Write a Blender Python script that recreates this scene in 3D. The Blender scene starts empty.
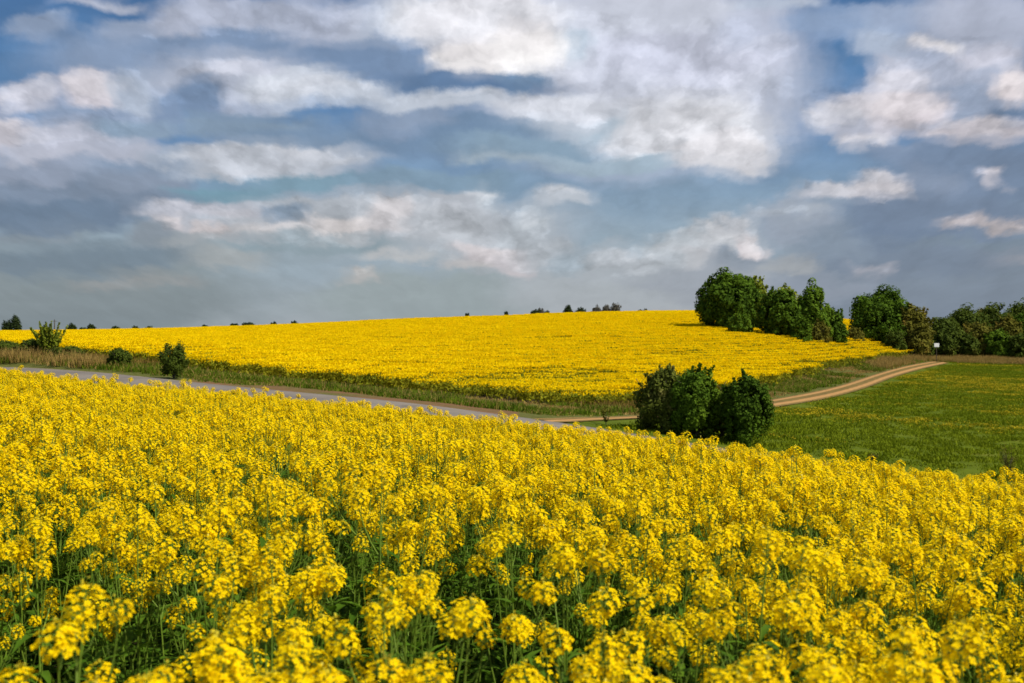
import bpy, math, random
import numpy as np
from mathutils import Vector
rng = np.random.default_rng(7)
random.seed(7)
R = math.radians
scn = bpy.context.scene
COL = scn.collection

# ------------------------------------------------------------------ camera
F = 1138.0            # focal length in pixels of a 1024 px wide frame (40 mm)
HZ = 326.0            # image row of eye level
cam_d = bpy.data.cameras.new('camera')
cam = bpy.data.objects.new('camera', cam_d)
COL.objects.link(cam)
cam.location = (0, 0, 0)
cam.rotation_euler = (R(90), 0, 0)
cam_d.sensor_width = 36.0
cam_d.lens = F * 36.0 / 1024
cam_d.shift_y = -(341.5 - HZ) / 1024
cam_d.clip_start = 0.05
cam_d.clip_end = 20000
cam_d.dof.use_dof = True
cam_d.dof.focus_distance = 8.5
cam_d.dof.aperture_fstop = 5.6
scn.camera = cam

# ------------------------------------------------------------------ light
SUN_EL, SUN_AZ = R(48), R(118)      # azimuth clockwise from the view direction (+Y)
sun_d = bpy.data.lights.new('sun', 'SUN')
sun_d.energy = 5.0
sun_d.angle = R(0.6)
sun_d.color = (1.0, 0.95, 0.86)
sun = bpy.data.objects.new('sun', sun_d)
COL.objects.link(sun)
to_sun = Vector((math.sin(SUN_AZ) * math.cos(SUN_EL), math.cos(SUN_AZ) * math.cos(SUN_EL), math.sin(SUN_EL)))
sun.rotation_euler = to_sun.to_track_quat('Z', 'Y').to_euler()
scn.view_settings.view_transform = 'Standard'
scn.view_settings.look = 'None'
scn.view_settings.exposure = 0.27
scn.view_settings.gamma = 1.0
scn.render.engine = 'CYCLES'
scn.cycles.use_denoising = True
scn.cycles.max_bounces = 6
scn.cycles.diffuse_bounces = 2
scn.cycles.glossy_bounces = 1
scn.cycles.transmission_bounces = 3
scn.cycles.transparent_max_bounces = 4
scn.cycles.caustics_reflective = False
scn.cycles.caustics_refractive = False


class NT:
    """small node-tree helper"""
    def __init__(s, tree):
        s.t = tree
        s.n = tree.nodes
        s.n.clear()

    def node(s, typ, **kw):
        nd = s.n.new(typ)
        for k, v in kw.items():
            setattr(nd, k, v)
        return nd

    def put(s, sock, v):
        if isinstance(v, bpy.types.NodeSocket):
            s.t.links.new(v, sock)
        elif v is not None:
            sock.default_value = v

    def math(s, op, a, b=None, c=None, clamp=False):
        nd = s.node('ShaderNodeMath', operation=op, use_clamp=clamp)
        for i, v in enumerate((a, b, c)):
            if v is not None:
                s.put(nd.inputs[i], v)
        return nd.outputs[0]

    def mix(s, fac, a, b, blend='MIX'):
        nd = s.node('ShaderNodeMix', data_type='RGBA', blend_type=blend)
        s.put(nd.inputs['Factor'], fac)
        s.put(nd.inputs[6], a if isinstance(a, bpy.types.NodeSocket) else (*a, 1))
        s.put(nd.inputs[7], b if isinstance(b, bpy.types.NodeSocket) else (*b, 1))
        return nd.outputs[2]

    def mapr(s, v, a, b, c=0.0, d=1.0, smooth=False):
        nd = s.node('ShaderNodeMapRange')
        if smooth:
            nd.interpolation_type = 'SMOOTHSTEP'
        s.put(nd.inputs[0], v)
        for i, q in enumerate((a, b, c, d)):
            s.put(nd.inputs[i + 1], q)
        return nd.outputs[0]

    def xyz(s, x, y, z):
        nd = s.node('ShaderNodeCombineXYZ')
        for i, v in enumerate((x, y, z)):
            s.put(nd.inputs[i], v)
        return nd.outputs[0]

    def noise(s, vec, scale, detail=4, rough=0.55, lac=2.0, dist=0.0, dim='3D'):
        nd = s.node('ShaderNodeTexNoise', noise_dimensions=dim)
        if vec is not None:
            s.put(nd.inputs['Vector'], vec)
        nd.inputs['Scale'].default_value = scale
        nd.inputs['Detail'].default_value = detail
        nd.inputs['Roughness'].default_value = rough
        nd.inputs['Lacunarity'].default_value = lac
        nd.inputs['Distortion'].default_value = dist
        return nd


# ------------------------------------------------------------------ sky with clouds
def srgb(r, g, b):
    f = lambda c: (c / 255 / 12.92) if c <= 10 else ((c / 255 + 0.055) / 1.055) ** 2.4
    return np.array([f(r), f(g), f(b)])


ROWS, SEG, NSEG = 38, 30, 4
COLS = SEG * NSEG + 1
ROW0, ROWH = -6.0, 9.1                 # image row of the first band and band height
COL0, COLW = -80.0, 1184.0 / (COLS - 1)


def paint_sky():
    py = ROW0 + ROWH * np.arange(ROWS)[:, None] + np.zeros((1, COLS))
    px = COL0 + COLW * np.arange(COLS)[None, :] + np.zeros((ROWS, 1))
    keys = [(-40, (60, 98, 146)), (60, (72, 114, 158)), (130, (92, 127, 168)), (190, (120, 145, 169)), (240, (138, 156, 171)), (330, (154, 163, 170))]
    B = np.zeros((ROWS, COLS, 3))
    ys = [k[0] for k in keys]
    for c in range(3):
        B[..., c] = np.interp(py, ys, [srgb(*k[1])[c] for k in keys])
    M = np.zeros((ROWS, COLS))

    def ell(cx, cy, rx, ry, soft=0.34):
        r = np.sqrt(((px - cx) / (rx + 4)) ** 2 + ((py - cy) / (ry + 2.5)) ** 2)
        t = np.clip((1 + soft - r) / (2 * soft), 0, 1)
        return t * t * (3 - 2 * t)
    # (cx, cy, rx, ry, colour) laid far to near
    for cx, cy, rx, ry, col in [
        (40, 300, 210, 50, (122, 134, 141)), (940, 290, 190, 60, (116, 129, 146)), (430, 305, 120, 26, (143, 155, 160)), (610, 295, 100, 30, (160, 167, 174)),
        (190, 60, 150, 34, (126, 142, 172)), (100, 1, 45, 4, (165, 172, 190)), (35, 28, 28, 11, (135, 150, 178)), (140, 28, 40, 9, (140, 152, 178)), (215, 20, 55, 22, (170, 174, 194)), (300, 18, 60, 25, (168, 175, 194)),
        (245, 40, 50, 11, (116, 130, 166)), (180, 46, 40, 8, (118, 134, 166)),
        (640, 92, 165, 78, (190, 194, 208)), (470, 30, 110, 46, (205, 208, 216)), (700, 45, 100, 38, (190, 193, 209)), (640, 10, 150, 22, (196, 200, 213)),
        (680, 130, 85, 32, (206, 207, 213)), (590, 120, 28, 14, (160, 176, 190)), (560, 20, 16, 22, (196, 200, 212)), (575, 40, 12, 14, (176, 188, 202)), (755, 30, 40, 20, (180, 186, 204)),
        (395, 62, 105, 24, (114, 134, 167)), (335, 66, 45, 18, (112, 128, 166)), (465, 83, 90, 9, (90, 117, 152)), (525, 77, 24, 6, (104, 130, 160)),
        (478, 58, 42, 13, (230, 226, 226)), (527, 42, 34, 24, (238, 235, 234)), (455, 20, 55, 20, (214, 214, 220)), (500, 10, 60, 14, (214, 214, 220)),
        (350, 92, 42, 10, (184, 191, 203)), (445, 99, 80, 8, (182, 189, 201)), (560, 107, 60, 15, (198, 201, 210)), (540, 125, 50, 9, (180, 188, 200)),
        (450, 138, 105, 22, (106, 130, 158)), (530, 146, 80, 12, (126, 149, 169)), (390, 122, 35, 12, (122, 140, 166)), (420, 118, 30, 8, (130, 146, 170)), (610, 163, 70, 8, (150, 168, 183)), (725, 155, 42, 18, (208, 207, 212)), (500, 158, 40, 5, (150, 166, 180)),
        (230, 78, 85, 28, (168, 175, 192)), (198, 94, 24, 17, (112, 126, 163)), (300, 84, 50, 18, (188, 193, 203)), (240, 124, 80, 12, (122, 142, 164)), (290, 138, 70, 7, (112, 134, 160)), (160, 110, 18, 20, (118, 134, 166)), (240, 64, 40, 8, (182, 186, 200)),
        (95, 92, 34, 17, (200, 193, 202)), (28, 94, 36, 10, (176, 176, 192)), (134, 92, 18, 24, (166, 176, 193)), (85, 118, 60, 9, (132, 148, 174)), (60, 146, 75, 20, (174, 176, 191)), (2, 128, 24, 13, (192, 187, 196)), (118, 148, 30, 12, (168, 172, 188)), (130, 128, 36, 8, (130, 150, 172)),
        (260, 157, 110, 13, (180, 184, 193)), (70, 195, 135, 22, (114, 128, 149)), (50, 214, 115, 13, (98, 116, 139)), (20, 172, 60, 8, (138, 147, 168)), (140, 178, 50, 10, (126, 138, 158)),
        (235, 187, 60, 8, (108, 143, 161)), (320, 181, 70, 7, (116, 146, 164)), (430, 180, 90, 8, (120, 145, 166)),
        (370, 224, 190, 28, (166, 171, 179)), (190, 210, 52, 9, (168, 170, 181)), (500, 248, 60, 20, (164, 170, 178)), (170, 228, 14, 8, (186, 181, 186)), (208, 235, 14, 8, (186, 178, 180)), (245, 212, 40, 6, (176, 176, 184)), (195, 248, 60, 8, (148, 154, 160)), (150, 238, 20, 10, (128, 138, 150)),
        (340, 229, 38, 10, (196, 190, 190)), (272, 232, 44, 5, (184, 182, 185)), (283, 216, 22, 5, (122, 138, 157)), (388, 218, 22, 16, (188, 184, 187)), (445, 225, 40, 18, (172, 176, 183)), (482, 196, 15, 7, (180, 187, 195)), (490, 252, 30, 8, (186, 180, 184)), (450, 200, 30, 8, (168, 172, 180)),
        (310, 248, 90, 7, (132, 148, 158)), (400, 258, 34, 5, (172, 175, 179)), (362, 281, 17, 5, (168, 168, 169)), (480, 269, 34, 4, (176, 174, 176)), (220, 262, 50, 5, (150, 156, 160)),
        (140, 284, 60, 6, (136, 141, 145)), (80, 262, 110, 12, (107, 123, 138)), (20, 240, 60, 5, (122, 134, 146)), (60, 228, 60, 4, (106, 122, 142)),
        (562, 199, 26, 7, (180, 186, 195)), (525, 221, 20, 7, (178, 185, 193)), (530, 240, 30, 7, (166, 172, 180)), (516, 266, 20, 13, (186, 181, 186)), (600, 262, 80, 10, (170, 176, 184)), (566, 266, 20, 10, (146, 158, 169)), (620, 282, 60, 5, (158, 165, 173)),
        (690, 250, 44, 10, (174, 180, 187)), (728, 240, 34, 13, (186, 189, 195)), (752, 248, 14, 7, (196, 190, 194)), (738, 226, 20, 7, (178, 182, 190)), (745, 263, 50, 8, (132, 142, 156)), (715, 283, 80, 12, (148, 155, 166)), (690, 262, 20, 4, (180, 182, 188)),
        (780, 1, 44, 4, (176, 186, 203)), (850, 26, 60, 14, (136, 156, 188)), (885, 44, 32, 12, (168, 180, 200)), (925, 18, 60, 12, (150, 162, 190)), (985, 22, 55, 36, (168, 172, 192)),
        (960, 82, 75, 46, (162, 168, 187)), (960, 105, 40, 24, (140, 152, 174)), (893, 82, 26, 24, (194, 194, 205)), (935, 40, 18, 4, (214, 212, 217)), (985, 50, 30, 10, (186, 186, 200)),
        (872, 113, 46, 22, (196, 193, 202)), (908, 106, 36, 13, (206, 198, 203)), (834, 118, 26, 14, (188, 191, 203)), (866, 142, 28, 5, (190, 189, 197)), (985, 130, 60, 10, (190, 184, 191)), (1012, 86, 14, 16, (216, 207, 209)), (1010, 112, 14, 6, (98, 112, 146)), (850, 128, 20, 5, (172, 174, 190)),
        (960, 157, 85, 15, (106, 121, 150)), (985, 178, 85, 22, (106, 120, 148)), (925, 185, 40, 16, (122, 134, 158)), (900, 150, 24, 6, (118, 134, 160)),
        (850, 192, 50, 8, (184, 185, 194)), (880, 188, 24, 12, (194, 191, 198)), (870, 205, 8, 4, (190, 188, 196)), (998, 178, 9, 6, (182, 177, 188)),
        (940, 215, 110, 20, (108, 122, 148)), (880, 240, 70, 14, (104, 118, 145)), (985, 223, 42, 3, (172, 163, 169)), (980, 240, 80, 5, (114, 129, 146)), (1000, 257, 60, 5, (136, 141, 153)), (900, 258, 90, 16, (111, 125, 145)),
        (800, 222, 34, 22, (142, 152, 168)), (790, 212, 34, 6, (158, 166, 178)), (835, 245, 30, 14, (124, 138, 156)), (790, 265, 24, 6, (152, 157, 164)), (870, 269, 16, 4, (146, 150, 163)), (820, 290, 50, 14, (132, 142, 158)),
    ]:
        col = (col[0], max(col[1], .968 * (col[0] + col[2]) / 2), col[2])
        w = ell(cx, cy, rx, ry)[..., None]
        B = B * (1 - w) + srgb(*col) * w
    def head(cx, cy, rx, ry):
        """crisp on top, melting away below"""
        dy = py - cy
        r = np.sqrt(((px - cx) / (rx + 3)) ** 2 + (dy / (ry + 2)) ** 2)
        soft = np.where(dy < 0, .22, .22 + .5 * np.clip(dy / (ry + 2), 0, 1))
        t = np.clip((1 + .22 - r) / (2 * soft), 0, 1)
        return t * t * (3 - 2 * t)
    # crisp sunlit heads: (cx, cy, rx, ry, amount)
    for cx, cy, rx, ry, a in [
        (690, 92, 100, 78, .52), (600, 60, 90, 56, .52), (470, 28, 100, 40, .52), (960, 78, 72, 52, .5), (900, 110, 100, 34, .5), (60, 122, 82, 36, .5), (120, 95, 34, 28, .48),
        (235, 88, 85, 28, .5), (350, 96, 90, 12, .5), (350, 224, 180, 28, .5), (190, 212, 54, 14, .5), (500, 250, 70, 24, .48), (600, 266, 90, 12, .46), (700, 252, 60, 18, .48), (255, 160, 110, 14, .5),
        (575, 108, 60, 16, .5), (220, 20, 80, 20, .48), (300, 18, 60, 24, .48), (170, 32, 46, 12, .46),
        (95, 90, 34, 17, .9), (28, 92, 34, 9, .7), (134, 84, 14, 18, .55), (60, 138, 60, 12, .6), (2, 124, 20, 10, .7), (32, 28, 22, 8, .35), (100, 0, 40, 4, .5),
        (215, 14, 40, 12, .5), (300, 12, 44, 12, .5), (240, 68, 70, 12, .55), (320, 86, 50, 12, .6), (255, 152, 90, 8, .6),
        (478, 52, 44, 16, 1.), (527, 38, 34, 22, 1.1), (440, 14, 50, 20, .7), (445, 96, 70, 6, .6), (560, 102, 50, 12, .6), (600, 60, 40, 20, .5),
        (690, 125, 60, 16, .7), (640, 70, 50, 20, .5), (720, 150, 44, 16, .8), (762, 152, 5, 3, .6), (700, 90, 60, 16, .5), (770, 50, 30, 14, .6), (640, 145, 50, 8, .6),
        (190, 206, 50, 6, .6), (170, 226, 14, 7, .8), (208, 234, 14, 7, .7), (340, 226, 40, 9, .9), (272, 230, 44, 5, .6), (388, 212, 24, 14, .7), (440, 212, 36, 10, .55), (482, 195, 15, 6, .7),
        (490, 250, 30, 8, .7), (362, 280, 16, 4, .6), (560, 197, 25, 6, .7), (525, 219, 20, 6, .65), (516, 263, 20, 10, .6), (600, 257, 80, 4, .5),
        (690, 247, 40, 7, .6), (728, 236, 34, 10, .75), (752, 246, 14, 6, .8), (738, 224, 18, 5, .6), (160, 192, 4, 4, .6),
        (872, 108, 46, 20, .95), (908, 102, 34, 10, .8), (893, 78, 24, 16, .7), (834, 116, 26, 12, .85), (868, 141, 26, 4, .6), (935, 40, 18, 4, .9), (985, 126, 56, 8, .75), (1012, 84, 13, 14, 1.),
        (885, 40, 26, 8, .5), (985, 46, 30, 8, .5), (850, 190, 48, 8, .8), (880, 186, 24, 11, .85), (870, 205, 7, 4, .7), (998, 177, 9, 6, .75), (985, 222, 40, 3, .6), (785, 210, 34, 4, .5), (870, 268, 15, 4, .5),
    ]:
        M = np.maximum(M, head(cx, cy, rx, ry) * a)
    return B, M


def make_world():
    w = bpy.data.worlds.new('World')
    w.use_nodes = True
    N = NT(w.node_tree)
    tc = N.node('ShaderNodeTexCoord').outputs['Generated']
    sp = N.node('ShaderNodeSeparateXYZ')
    N.put(sp.inputs[0], tc)
    x, y, z = sp.outputs
    ay = N.math('MAXIMUM', N.math('ABSOLUTE', y), 0.25)
    u = N.math('MULTIPLY_ADD', N.math('DIVIDE', x, ay), F, 512.0)      # azimuth as tangent
    v = N.math('SUBTRACT', HZ, N.math('MULTIPLY', N.math('DIVIDE', z, ay), F))
    # perspective of the cloud layer: billows get smaller and flatter to the horizon
    vv = N.math('DIVIDE', N.math('SUBTRACT', HZ + 140, v), 100.0)
    lg = N.math('LOGARITHM', N.math('MAXIMUM', vv, 0.2), 2.718)
    scale = N.math('DIVIDE', 1.0, N.math('POWER', N.math('MAXIMUM', vv, 0.3), 0.55))
    pu = N.math('MULTIPLY', N.math('DIVIDE', N.math('SUBTRACT', u, 512.0), 100.0), scale)
    pv = N.math('MULTIPLY', lg, 2.3)
    P = N.xyz(pu, pv, 0.0)
    w1 = N.noise(P, 2.1, 8, 0.58)
    cs = N.node('ShaderNodeSeparateColor')
    N.put(cs.inputs[0], w1.outputs['Color'])
    uu = N.math('ADD', u, N.math('MULTIPLY', N.math('SUBTRACT', cs.outputs[0], 0.5), 58.0))
    v2 = N.math('ADD', v, N.math('MULTIPLY', N.math('SUBTRACT', cs.outputs[1], 0.5), 54.0))
    tu = N.math('DIVIDE', N.math('SUBTRACT', uu, COL0), 1184.0)
    tv = N.math('DIVIDE', N.math('SUBTRACT', v2, ROW0), ROWH)
    B, M = paint_sky()
    segs = [N.math('MULTIPLY_ADD', tu, float(NSEG), -float(k), clamp=True) for k in range(NSEG)]
    gts = [N.math('GREATER_THAN', tu, (k + 1) / NSEG) for k in range(NSEG - 1)]

    def row_group(r):
        """one horizontal band of the sky as its own small node group"""
        g = bpy.data.node_groups.new('sky_band', 'ShaderNodeTree')
        for k in range(NSEG):
            g.interface.new_socket('t%d' % k, in_out='INPUT', socket_type='NodeSocketFloat')
        for k in range(NSEG - 1):
            g.interface.new_socket('g%d' % k, in_out='INPUT', socket_type='NodeSocketFloat')
        g.interface.new_socket('Color', in_out='OUTPUT', socket_type='NodeSocketColor')
        g.interface.new_socket('Value', in_out='OUTPUT', socket_type='NodeSocketFloat')
        G = NT(g)
        gi = G.node('NodeGroupInput'); go = G.node('NodeGroupOutput')
        c = a = None
        for k in range(NSEG):
            sl = slice(k * SEG, (k + 1) * SEG + 1)
            cols, alphas = B[r, sl], M[r, sl]
            nd = G.node('ShaderNodeValToRGB')
            cr = nd.color_ramp
            cr.interpolation = 'EASE'
            n = len(cols)
            while len(cr.elements) < n:
                cr.elements.new(len(cr.elements) / n)
            for i in range(n):
                cr.elements[i].position = i / (n - 1)
            for i in range(n):
                cr.elements[i].color = (*cols[i], alphas[i])
            G.put(nd.inputs[0], gi.outputs[k])
            ck, ak = nd.outputs
            if c is None:
                c, a = ck, ak
            else:
                c = G.mix(gi.outputs[NSEG + k - 1], c, ck)
                q = G.node('ShaderNodeMix', data_type='FLOAT')
                G.put(q.inputs[0], gi.outputs[NSEG + k - 1]); G.put(q.inputs[2], a); G.put(q.inputs[3], ak)
                a = q.outputs[0]
        G.put(go.inputs[0], c); G.put(go.inputs[1], a)
        return g
    groups = [row_group(r) for r in range(ROWS)]
    prevC = prevA = None
    for r in range(ROWS):
        gn = N.node('ShaderNodeGroup'); gn.node_tree = groups[r]
        for k in range(NSEG):
            N.put(gn.inputs[k], segs[k])
        for k in range(NSEG - 1):
            N.put(gn.inputs[NSEG + k], gts[k])
        c, a = gn.outputs[0], gn.outputs[1]
        if prevC is None:
            prevC, prevA = c, a
        else:
            t = N.math('SUBTRACT', tv, float(r - 1), clamp=True)
            t = N.mapr(t, 0.0, 1.0, 0.0, 1.0, smooth=True)
            prevC = N.mix(t, prevC, c)
            q = N.node('ShaderNodeMix', data_type='FLOAT')
            N.put(q.inputs[0], t); N.put(q.inputs[2], prevA); N.put(q.inputs[3], a)
            prevA = q.outputs[0]
    base, cov = prevC, prevA
    # fine billow structure, lit from the upper right
    def billow(vec, det):
        f = N.noise(vec, 2.2, det + 2, 0.58, dist=0.15).outputs[0]
        vo = N.node('ShaderNodeTexVoronoi', voronoi_dimensions='2D', feature='SMOOTH_F1')
        wv = N.node('ShaderNodeVectorMath', operation='MULTIPLY_ADD')
        N.put(wv.inputs[0], w2); wv.inputs[1].default_value = (.35, .35, 0); N.put(wv.inputs[2], vec)
        N.put(vo.inputs['Vector'], wv.outputs[0])
        vo.inputs['Scale'].default_value = 2.8
        vo.inputs['Detail'].default_value = det
        vo.inputs['Roughness'].default_value = 0.55
        vo.inputs['Smoothness'].default_value = 0.6
        vo.normalize = True
        return N.math('MULTIPLY_ADD', f, 0.75, N.math('MULTIPLY', N.math('SUBTRACT', 0.55, vo.outputs['Distance']), 1.0))
    w2 = N.noise(P, 4.5, 4, 0.6).outputs['Color']
    b1 = billow(P, 4.0)
    P2 = N.xyz(N.math('ADD', pu, 0.07), N.math('ADD', pv, 0.09), 0.0)
    b2 = billow(P2, 2.0)
    relief = N.math('SUBTRACT', b1, b2)
    high = N.mapr(v, -20.0, -260.0, 0.0, 1.0, smooth=True)
    hn = N.noise(tc, 2.6, 5, 0.55).outputs[0]
    hcov = N.mapr(hn, 0.40, 0.60, 0.0, 0.95)
    mm = N.node('ShaderNodeMix', data_type='FLOAT')
    N.put(mm.inputs[0], high); N.put(mm.inputs[2], cov); N.put(mm.inputs[3], hcov)
    cov = mm.outputs[0]
    d = N.math('ADD', cov, N.math('MULTIPLY', N.math('SUBTRACT', b1, 0.5), 0.72))
    m1 = N.mapr(d, 0.31, 0.46, 0.0, 1.0, smooth=True)
    m2 = N.mapr(d, 0.62, 1.25, 0.0, 0.42)
    base = N.mix(N.math('MULTIPLY', high, 0.6), base, tuple(srgb(120, 140, 172)))
    shb = N.node('ShaderNodeVectorMath', operation='SCALE')
    N.put(shb.inputs[0], base)
    calm = N.mapr(v, 190.0, 320.0, 1.0, 0.35)
    N.put(shb.inputs['Scale'], N.math('ADD', 1.0, N.math('MULTIPLY', calm, N.math('ADD', N.math('MULTIPLY', N.math('SUBTRACT', b1, 0.5), 0.26), N.math('MULTIPLY', relief, 0.38)))))
    lit = N.mix(m2, shb.outputs[0], tuple(srgb(238, 232, 233)))
    sh = N.node('ShaderNodeVectorMath', operation='SCALE')
    N.put(sh.inputs[0], lit)
    N.put(sh.inputs['Scale'], N.math('MAXIMUM', N.math('MULTIPLY_ADD', relief, 0.8, 1.01), 0.8))
    cloud = N.mix(m1, shb.outputs[0], sh.outputs[0])
    sky = N.node('ShaderNodeTexSky', sky_type='NISHITA', sun_disc=False, sun_elevation=SUN_EL, sun_rotation=SUN_AZ)
    bg1 = N.node('ShaderNodeBackground')
    N.put(bg1.inputs[0], sky.outputs[0]); bg1.inputs[1].default_value = 0.06
    hs_ = N.node('ShaderNodeHueSaturation'); hs_.inputs['Saturation'].default_value = 0.98; hs_.inputs['Value'].default_value = 1.0
    N.put(hs_.inputs['Color'], cloud)
    bg2 = N.node('ShaderNodeBackground')
    N.put(bg2.inputs[0], hs_.outputs[0]); bg2.inputs[1].default_value = 0.93
    mx = N.node('ShaderNodeMixShader')
    mx.inputs[0].default_value = 0.9
    N.put(mx.inputs[1], bg1.outputs[0]); N.put(mx.inputs[2], bg2.outputs[0])
    out = N.node('ShaderNodeOutputWorld')
    N.put(out.inputs[0], mx.outputs[0])
    scn.world = w
    w.cycles.sampling_method = 'MANUAL'
    w.cycles.sample_map_resolution = 256


make_world()


# ------------------------------------------------------------------ materials
def mat_base(name):
    m = bpy.data.materials.new(name)
    m.use_nodes = True
    return m, NT(m.node_tree)


def finish(N, color, rough=0.7, transl=0.0, spec=0.3, bump=None, tcol=None):
    p = N.node('ShaderNodeBsdfPrincipled')
    N.put(p.inputs['Base Color'], color if isinstance(color, bpy.types.NodeSocket) else (*color, 1))
    p.inputs['Roughness'].default_value = rough
    p.inputs['Specular IOR Level'].default_value = spec
    if bump is not None:
        b = N.node('ShaderNodeBump')
        b.inputs['Strength'].default_value = bump[1]
        b.inputs['Distance'].default_value = bump[2]
        N.put(b.inputs['Height'], bump[0])
        N.put(p.inputs['Normal'], b.outputs[0])
    out = N.node('ShaderNodeOutputMaterial')
    if transl > 0:
        t = N.node('ShaderNodeBsdfTranslucent')
        c = tcol if tcol is not None else color
        N.put(t.inputs[0], c if isinstance(c, bpy.types.NodeSocket) else (*c, 1))
        mx = N.node('ShaderNodeMixShader')
        mx.inputs[0].default_value = transl
        N.put(mx.inputs[1], p.outputs[0]); N.put(mx.inputs[2], t.outputs[0])
        N.put(out.inputs[0], mx.outputs[0])
    else:
        N.put(out.inputs[0], p.outputs[0])


def leafy(name, dark, light, accent=None, scale=0.6, transl=0.3, rough=0.55, spec=0.25):
    """colour varies leaf by leaf and bough by bough"""
    m, N = mat_base(name)
    g = N.node('ShaderNodeNewGeometry')
    isl = g.outputs['Random Per Island']
    tc = N.node('ShaderNodeTexCoord').outputs['Object']
    n = N.noise(tc, scale, 3, 0.6).outputs[0]
    f = N.math('ADD', N.math('MULTIPLY', isl, 0.55), N.mapr(n, 0.35, 0.65, 0.0, 0.5))
    c = N.mix(f, dark, light)
    if accent is not None:
        c = N.mix(N.mapr(n, 0.56, 0.7, 0.0, 0.8), c, accent)
    finish(N, c, rough, transl, spec)
    return m


def rand_inst(name, dark, light, transl, rough=0.5, spec=0.2, w=0.6):
    m, N = mat_base(name)
    oi = N.node('ShaderNodeObjectInfo').outputs['Random']
    isl = N.node('ShaderNodeNewGeometry').outputs['Random Per Island']
    f = N.math('ADD', N.math('MULTIPLY', oi, 1 - w), N.math('MULTIPLY', isl, w))
    finish(N, N.mix(f, dark, light), rough, transl, spec)
    return m


M_PETAL = rand_inst('rape_petal', (0.93, 0.60, 0.0008), (0.97, 0.73, 0.002), 0.40, 0.7, 0.04, 0.7)
M_BUD = rand_inst('rape_bud', (0.42, 0.36, 0.02), (0.66, 0.52, 0.02), 0.2)
M_STEM = rand_inst('rape_stem', (0.09, 0.16, 0.012), (0.17, 0.25, 0.025), 0.15)
M_LEAF = rand_inst('rape_leaf', (0.035, 0.088, 0.004), (0.11, 0.20, 0.012), 0.32, 0.7, 0.08)
M_FARP = rand_inst('distant_rape_blossom', (0.92, 0.62, 0.001), (0.97, 0.72, 0.002), 0.40, 0.7, 0.03, 0.5)
M_FARL = rand_inst('distant_rape_leaf', (0.12, 0.15, 0.010), (0.34, 0.30, 0.012), 0.35, .8, .05)
M_GRASS = rand_inst('green_grass_blade', (0.05, 0.095, 0.004), (0.15, 0.20, 0.012), 0.3, 0.8, 0.05)
M_DRY = rand_inst('dry_grass_blade', (0.20, 0.125, 0.028), (0.42, 0.29, 0.09), 0.3, .8, .05)
M_RUST = rand_inst('dead_weed', (0.12, 0.072, 0.016), (0.24, 0.15, 0.035), 0.2, .8, .05)
M_MEADOW = rand_inst('meadow_grass_blade', (0.095, 0.135, 0.004), (0.20, 0.235, 0.010), 0.3, 0.8, 0.03)
M_MEADY = rand_inst('meadow_weed', (0.24, 0.19, 0.008), (0.46, 0.35, 0.012), 0.3, .8, .05)
M_BARK = leafy('bark', (0.045, 0.035, 0.025), (0.10, 0.08, 0.06), scale=3, transl=0.0, rough=0.9)


# ------------------------------------------------------------------ the lie of the land
def smooth_cols(px, keys, vals):
    """monotone cubic through the keys"""
    return pchip(np.asarray(keys, float), np.asarray(vals, float), np.asarray(px, float))


def pchip(xk, yk, x):
    h = np.diff(xk); dl = np.diff(yk) / h
    m = np.zeros_like(yk)
    for i in range(1, len(xk) - 1):
        if dl[i - 1] * dl[i] > 0:
            w1 = 2 * h[i] + h[i - 1]; w2 = h[i] + 2 * h[i - 1]
            m[i] = (w1 + w2) / (w1 / dl[i - 1] + w2 / dl[i])
    m[0], m[-1] = dl[0], dl[-1]
    i = np.clip(np.searchsorted(xk, x) - 1, 0, len(xk) - 2)
    t = np.clip((x - xk[i]) / h[i], 0, 1)
    return ((2 * t ** 3 - 3 * t ** 2 + 1) * yk[i] + (t ** 3 - 2 * t ** 2 + t) * h[i] * m[i]
            + (-2 * t ** 3 + 3 * t ** 2) * yk[i + 1] + (t ** 3 - t ** 2) * h[i] * m[i + 1])


CROP = 1.2
# far edge of the near field: bearing key, row of the crop tops, distance
EK = [-900, -300, 0, 100, 200, 300, 400, 500, 600, 700, 800, 900, 1024, 1400, 2000]
ES = [355, 361, 373, 382, 392, 402, 412.5, 425, 439, 453, 464.5, 474, 488, 518, 553]
ED = [40, 29, 22, 20.7, 19.5, 18.4, 17.2, 16.1, 15.1, 14.2, 13.5, 12.8, 12, 10.5, 9]
edge_d = lambda px: smooth_cols(px, EK, ED)
_px = np.linspace(0, 1024, 22)
_d = edge_d(_px); _x = (_px - 512) / F * _d
_zt = -(smooth_cols(_px, EK, ES) - HZ) / F * _d
_pts = np.array(list(zip(_x, _d, _zt)) + [(0, 2, -.66), (-1, 2.2, -.62), (1, 2.2, -.70), (0, 5, -.74), (-2, 6, -.66), (2, 6, -.88), (0, 0, -.62)] * 2)
_A = lambda x, y: np.stack([np.ones_like(x), x, y, x * y, x * x, y * y], -1)
_coef = np.linalg.lstsq(_A(_pts[:, 0], _pts[:, 1]), _pts[:, 2], rcond=None)[0]


def near_top(x, y):
    x = np.clip(x, -14, 9) ; y = np.clip(y, -2, 24)
    return _A(x, y) @ _coef


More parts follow.
